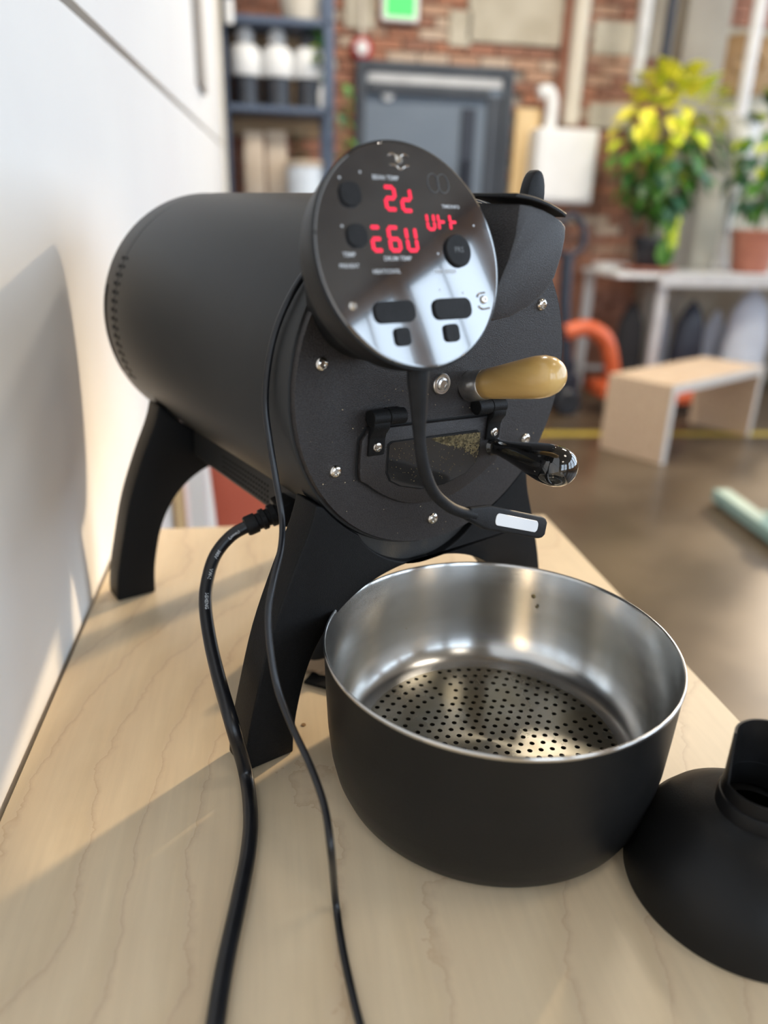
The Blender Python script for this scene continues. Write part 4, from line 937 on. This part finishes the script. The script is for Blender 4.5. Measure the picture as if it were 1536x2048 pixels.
# printing along the cord
def cord_text(s_, start, size):
    me = text_mesh(s_, size, M['print']); acc = [0]
    for i in range(1, len(csp)): acc.append(acc[-1]+(csp[i]-csp[i-1]).length)
    for v in me.vertices:
        x = start+v.co.x; i = 0
        while i < len(acc)-2 and acc[i+1] < x: i += 1
        t = (x-acc[i])/(acc[i+1]-acc[i]); p = csp[i].lerp(csp[i+1], t)
        T = (csp[i+1]-csp[i]).normalized(); view = (CAM-p).normalized(); view = (view-T*view.dot(T)).normalized()
        side = view.cross(T)           # letter tops face the inside of the bend
        ang = v.co.y/CR + .18
        q = p+(view*math.cos(ang)+side*math.sin(ang))*(CR+.00012)
        v.co = q-cpts[0]
    link('lettering', me, pc)
cord_text('(16mm²)', .0165, .0034); cord_text('300V', .040, .0042); cord_text('VW-1', .060, .0042); cord_text('I-SHENG', .086, .0042)

# ------------------------------------------------------------------ thin usb cable
UR = .0024
up_pts = [depth_pt(650, 500, .500), depth_pt(605, 553, .498), depth_pt(572, 610, .500), depth_pt(549, 670, .505), depth_pt(535, 740, .512), depth_pt(531, 810, .520), depth_pt(539, 880, .525), depth_pt(552, 960, .53), depth_pt(564, 1035, .535), depth_pt(562, 1095, .52), depth_pt(547, 1160, .505), depth_pt(537, 1225, .50), depth_pt(541, 1300, .50), depth_pt(556, 1380, .50), depth_pt(585, 1455, .49), depth_pt(620, 1530, .475), depth_pt(648, 1610, .455), depth_pt(662, 1700, .435), tab(671, 1800, .008), tab(684, 1890, UR), tab(703, 1980, UR), tab(722, 2055, UR), tab(752, 2150, UR), tab(790, 2300, UR)]
ut = empty('usb_cable', up_pts[0]); tag(ut, 'thin black cable hanging in front of the roaster from behind the control panel', 'cable')
MB().tube(spline(up_pts, 8), UR, 14).xf(Matrix.Translation(-up_pts[0])).obj('cable', M['cord'], ut, smooth=60)
MB().tube([up_pts[0]+V((0, 0, .012)), up_pts[0], up_pts[0].lerp(up_pts[1], .5)], .0042, 14).xf(Matrix.Translation(-up_pts[0])).obj('strain_relief', M['rubber'], ut, smooth=60)

# ------------------------------------------------------------------ bits behind the bowl
q = at_z(634, 1338, 0)
sc = empty('paper_scrap', (q.x-.004, q.y-.006, .004)); tag(sc, 'torn scrap of tan paper on the table behind the bowl', 'paper')
nx = 9; vs = []; fs = []; r = random.Random(8)
for i in range(nx):
    for j in range(5):
        vs.append((-.022+.0055*i+r.uniform(-.001, .001), -.006+.0075*j+r.uniform(-.0012, .0012), .0005+.020*(j/4)**1.3+r.uniform(0, .0025)))
for i in range(nx-1):
    for j in range(4): a = i*5+j; fs.append((a, a+5, a+6, a+1))
me = mesh_of('sheet', vs, fs, M['paper'], 60); so = link('torn_sheet', me, sc); so.rotation_euler = (0, 0, -.55)
md = so.modifiers.new('thickness', 'SOLIDIFY'); md.thickness = .0006
q3 = at_z(662, 1368, 0)
tag(MB().box((-.024, -.011, .0003), (.024, .011, .0035)).obj('flat_plate', M['black'], bevel=.0006, loc=(q3.x, q3.y, 0), rot=(0, 0, -.55)), 'small flat black plate lying under the edge of the tan paper scrap', 'plate')
q2 = at_z(676, 1290, 0)
ld = empty('round_dish', (q2.x-.012, q2.y-.002, 0.0005)); tag(ld, 'low black round dish tucked behind the left side of the bowl', 'dish')
MB().lathe([(.001, .040), (.020, .039), (.034, .033), (.043, .020), (.045, .004), (.045, .0), (.001, .0)], 48).obj('dish_shell', M['bowl_out'], ld, smooth=50)
MB().lathe([(.001, .050), (.006, .049), (.008, .044), (.005, .038), (.001, .038)], 24).obj('centre_knob', M['black'], ld, smooth=50)
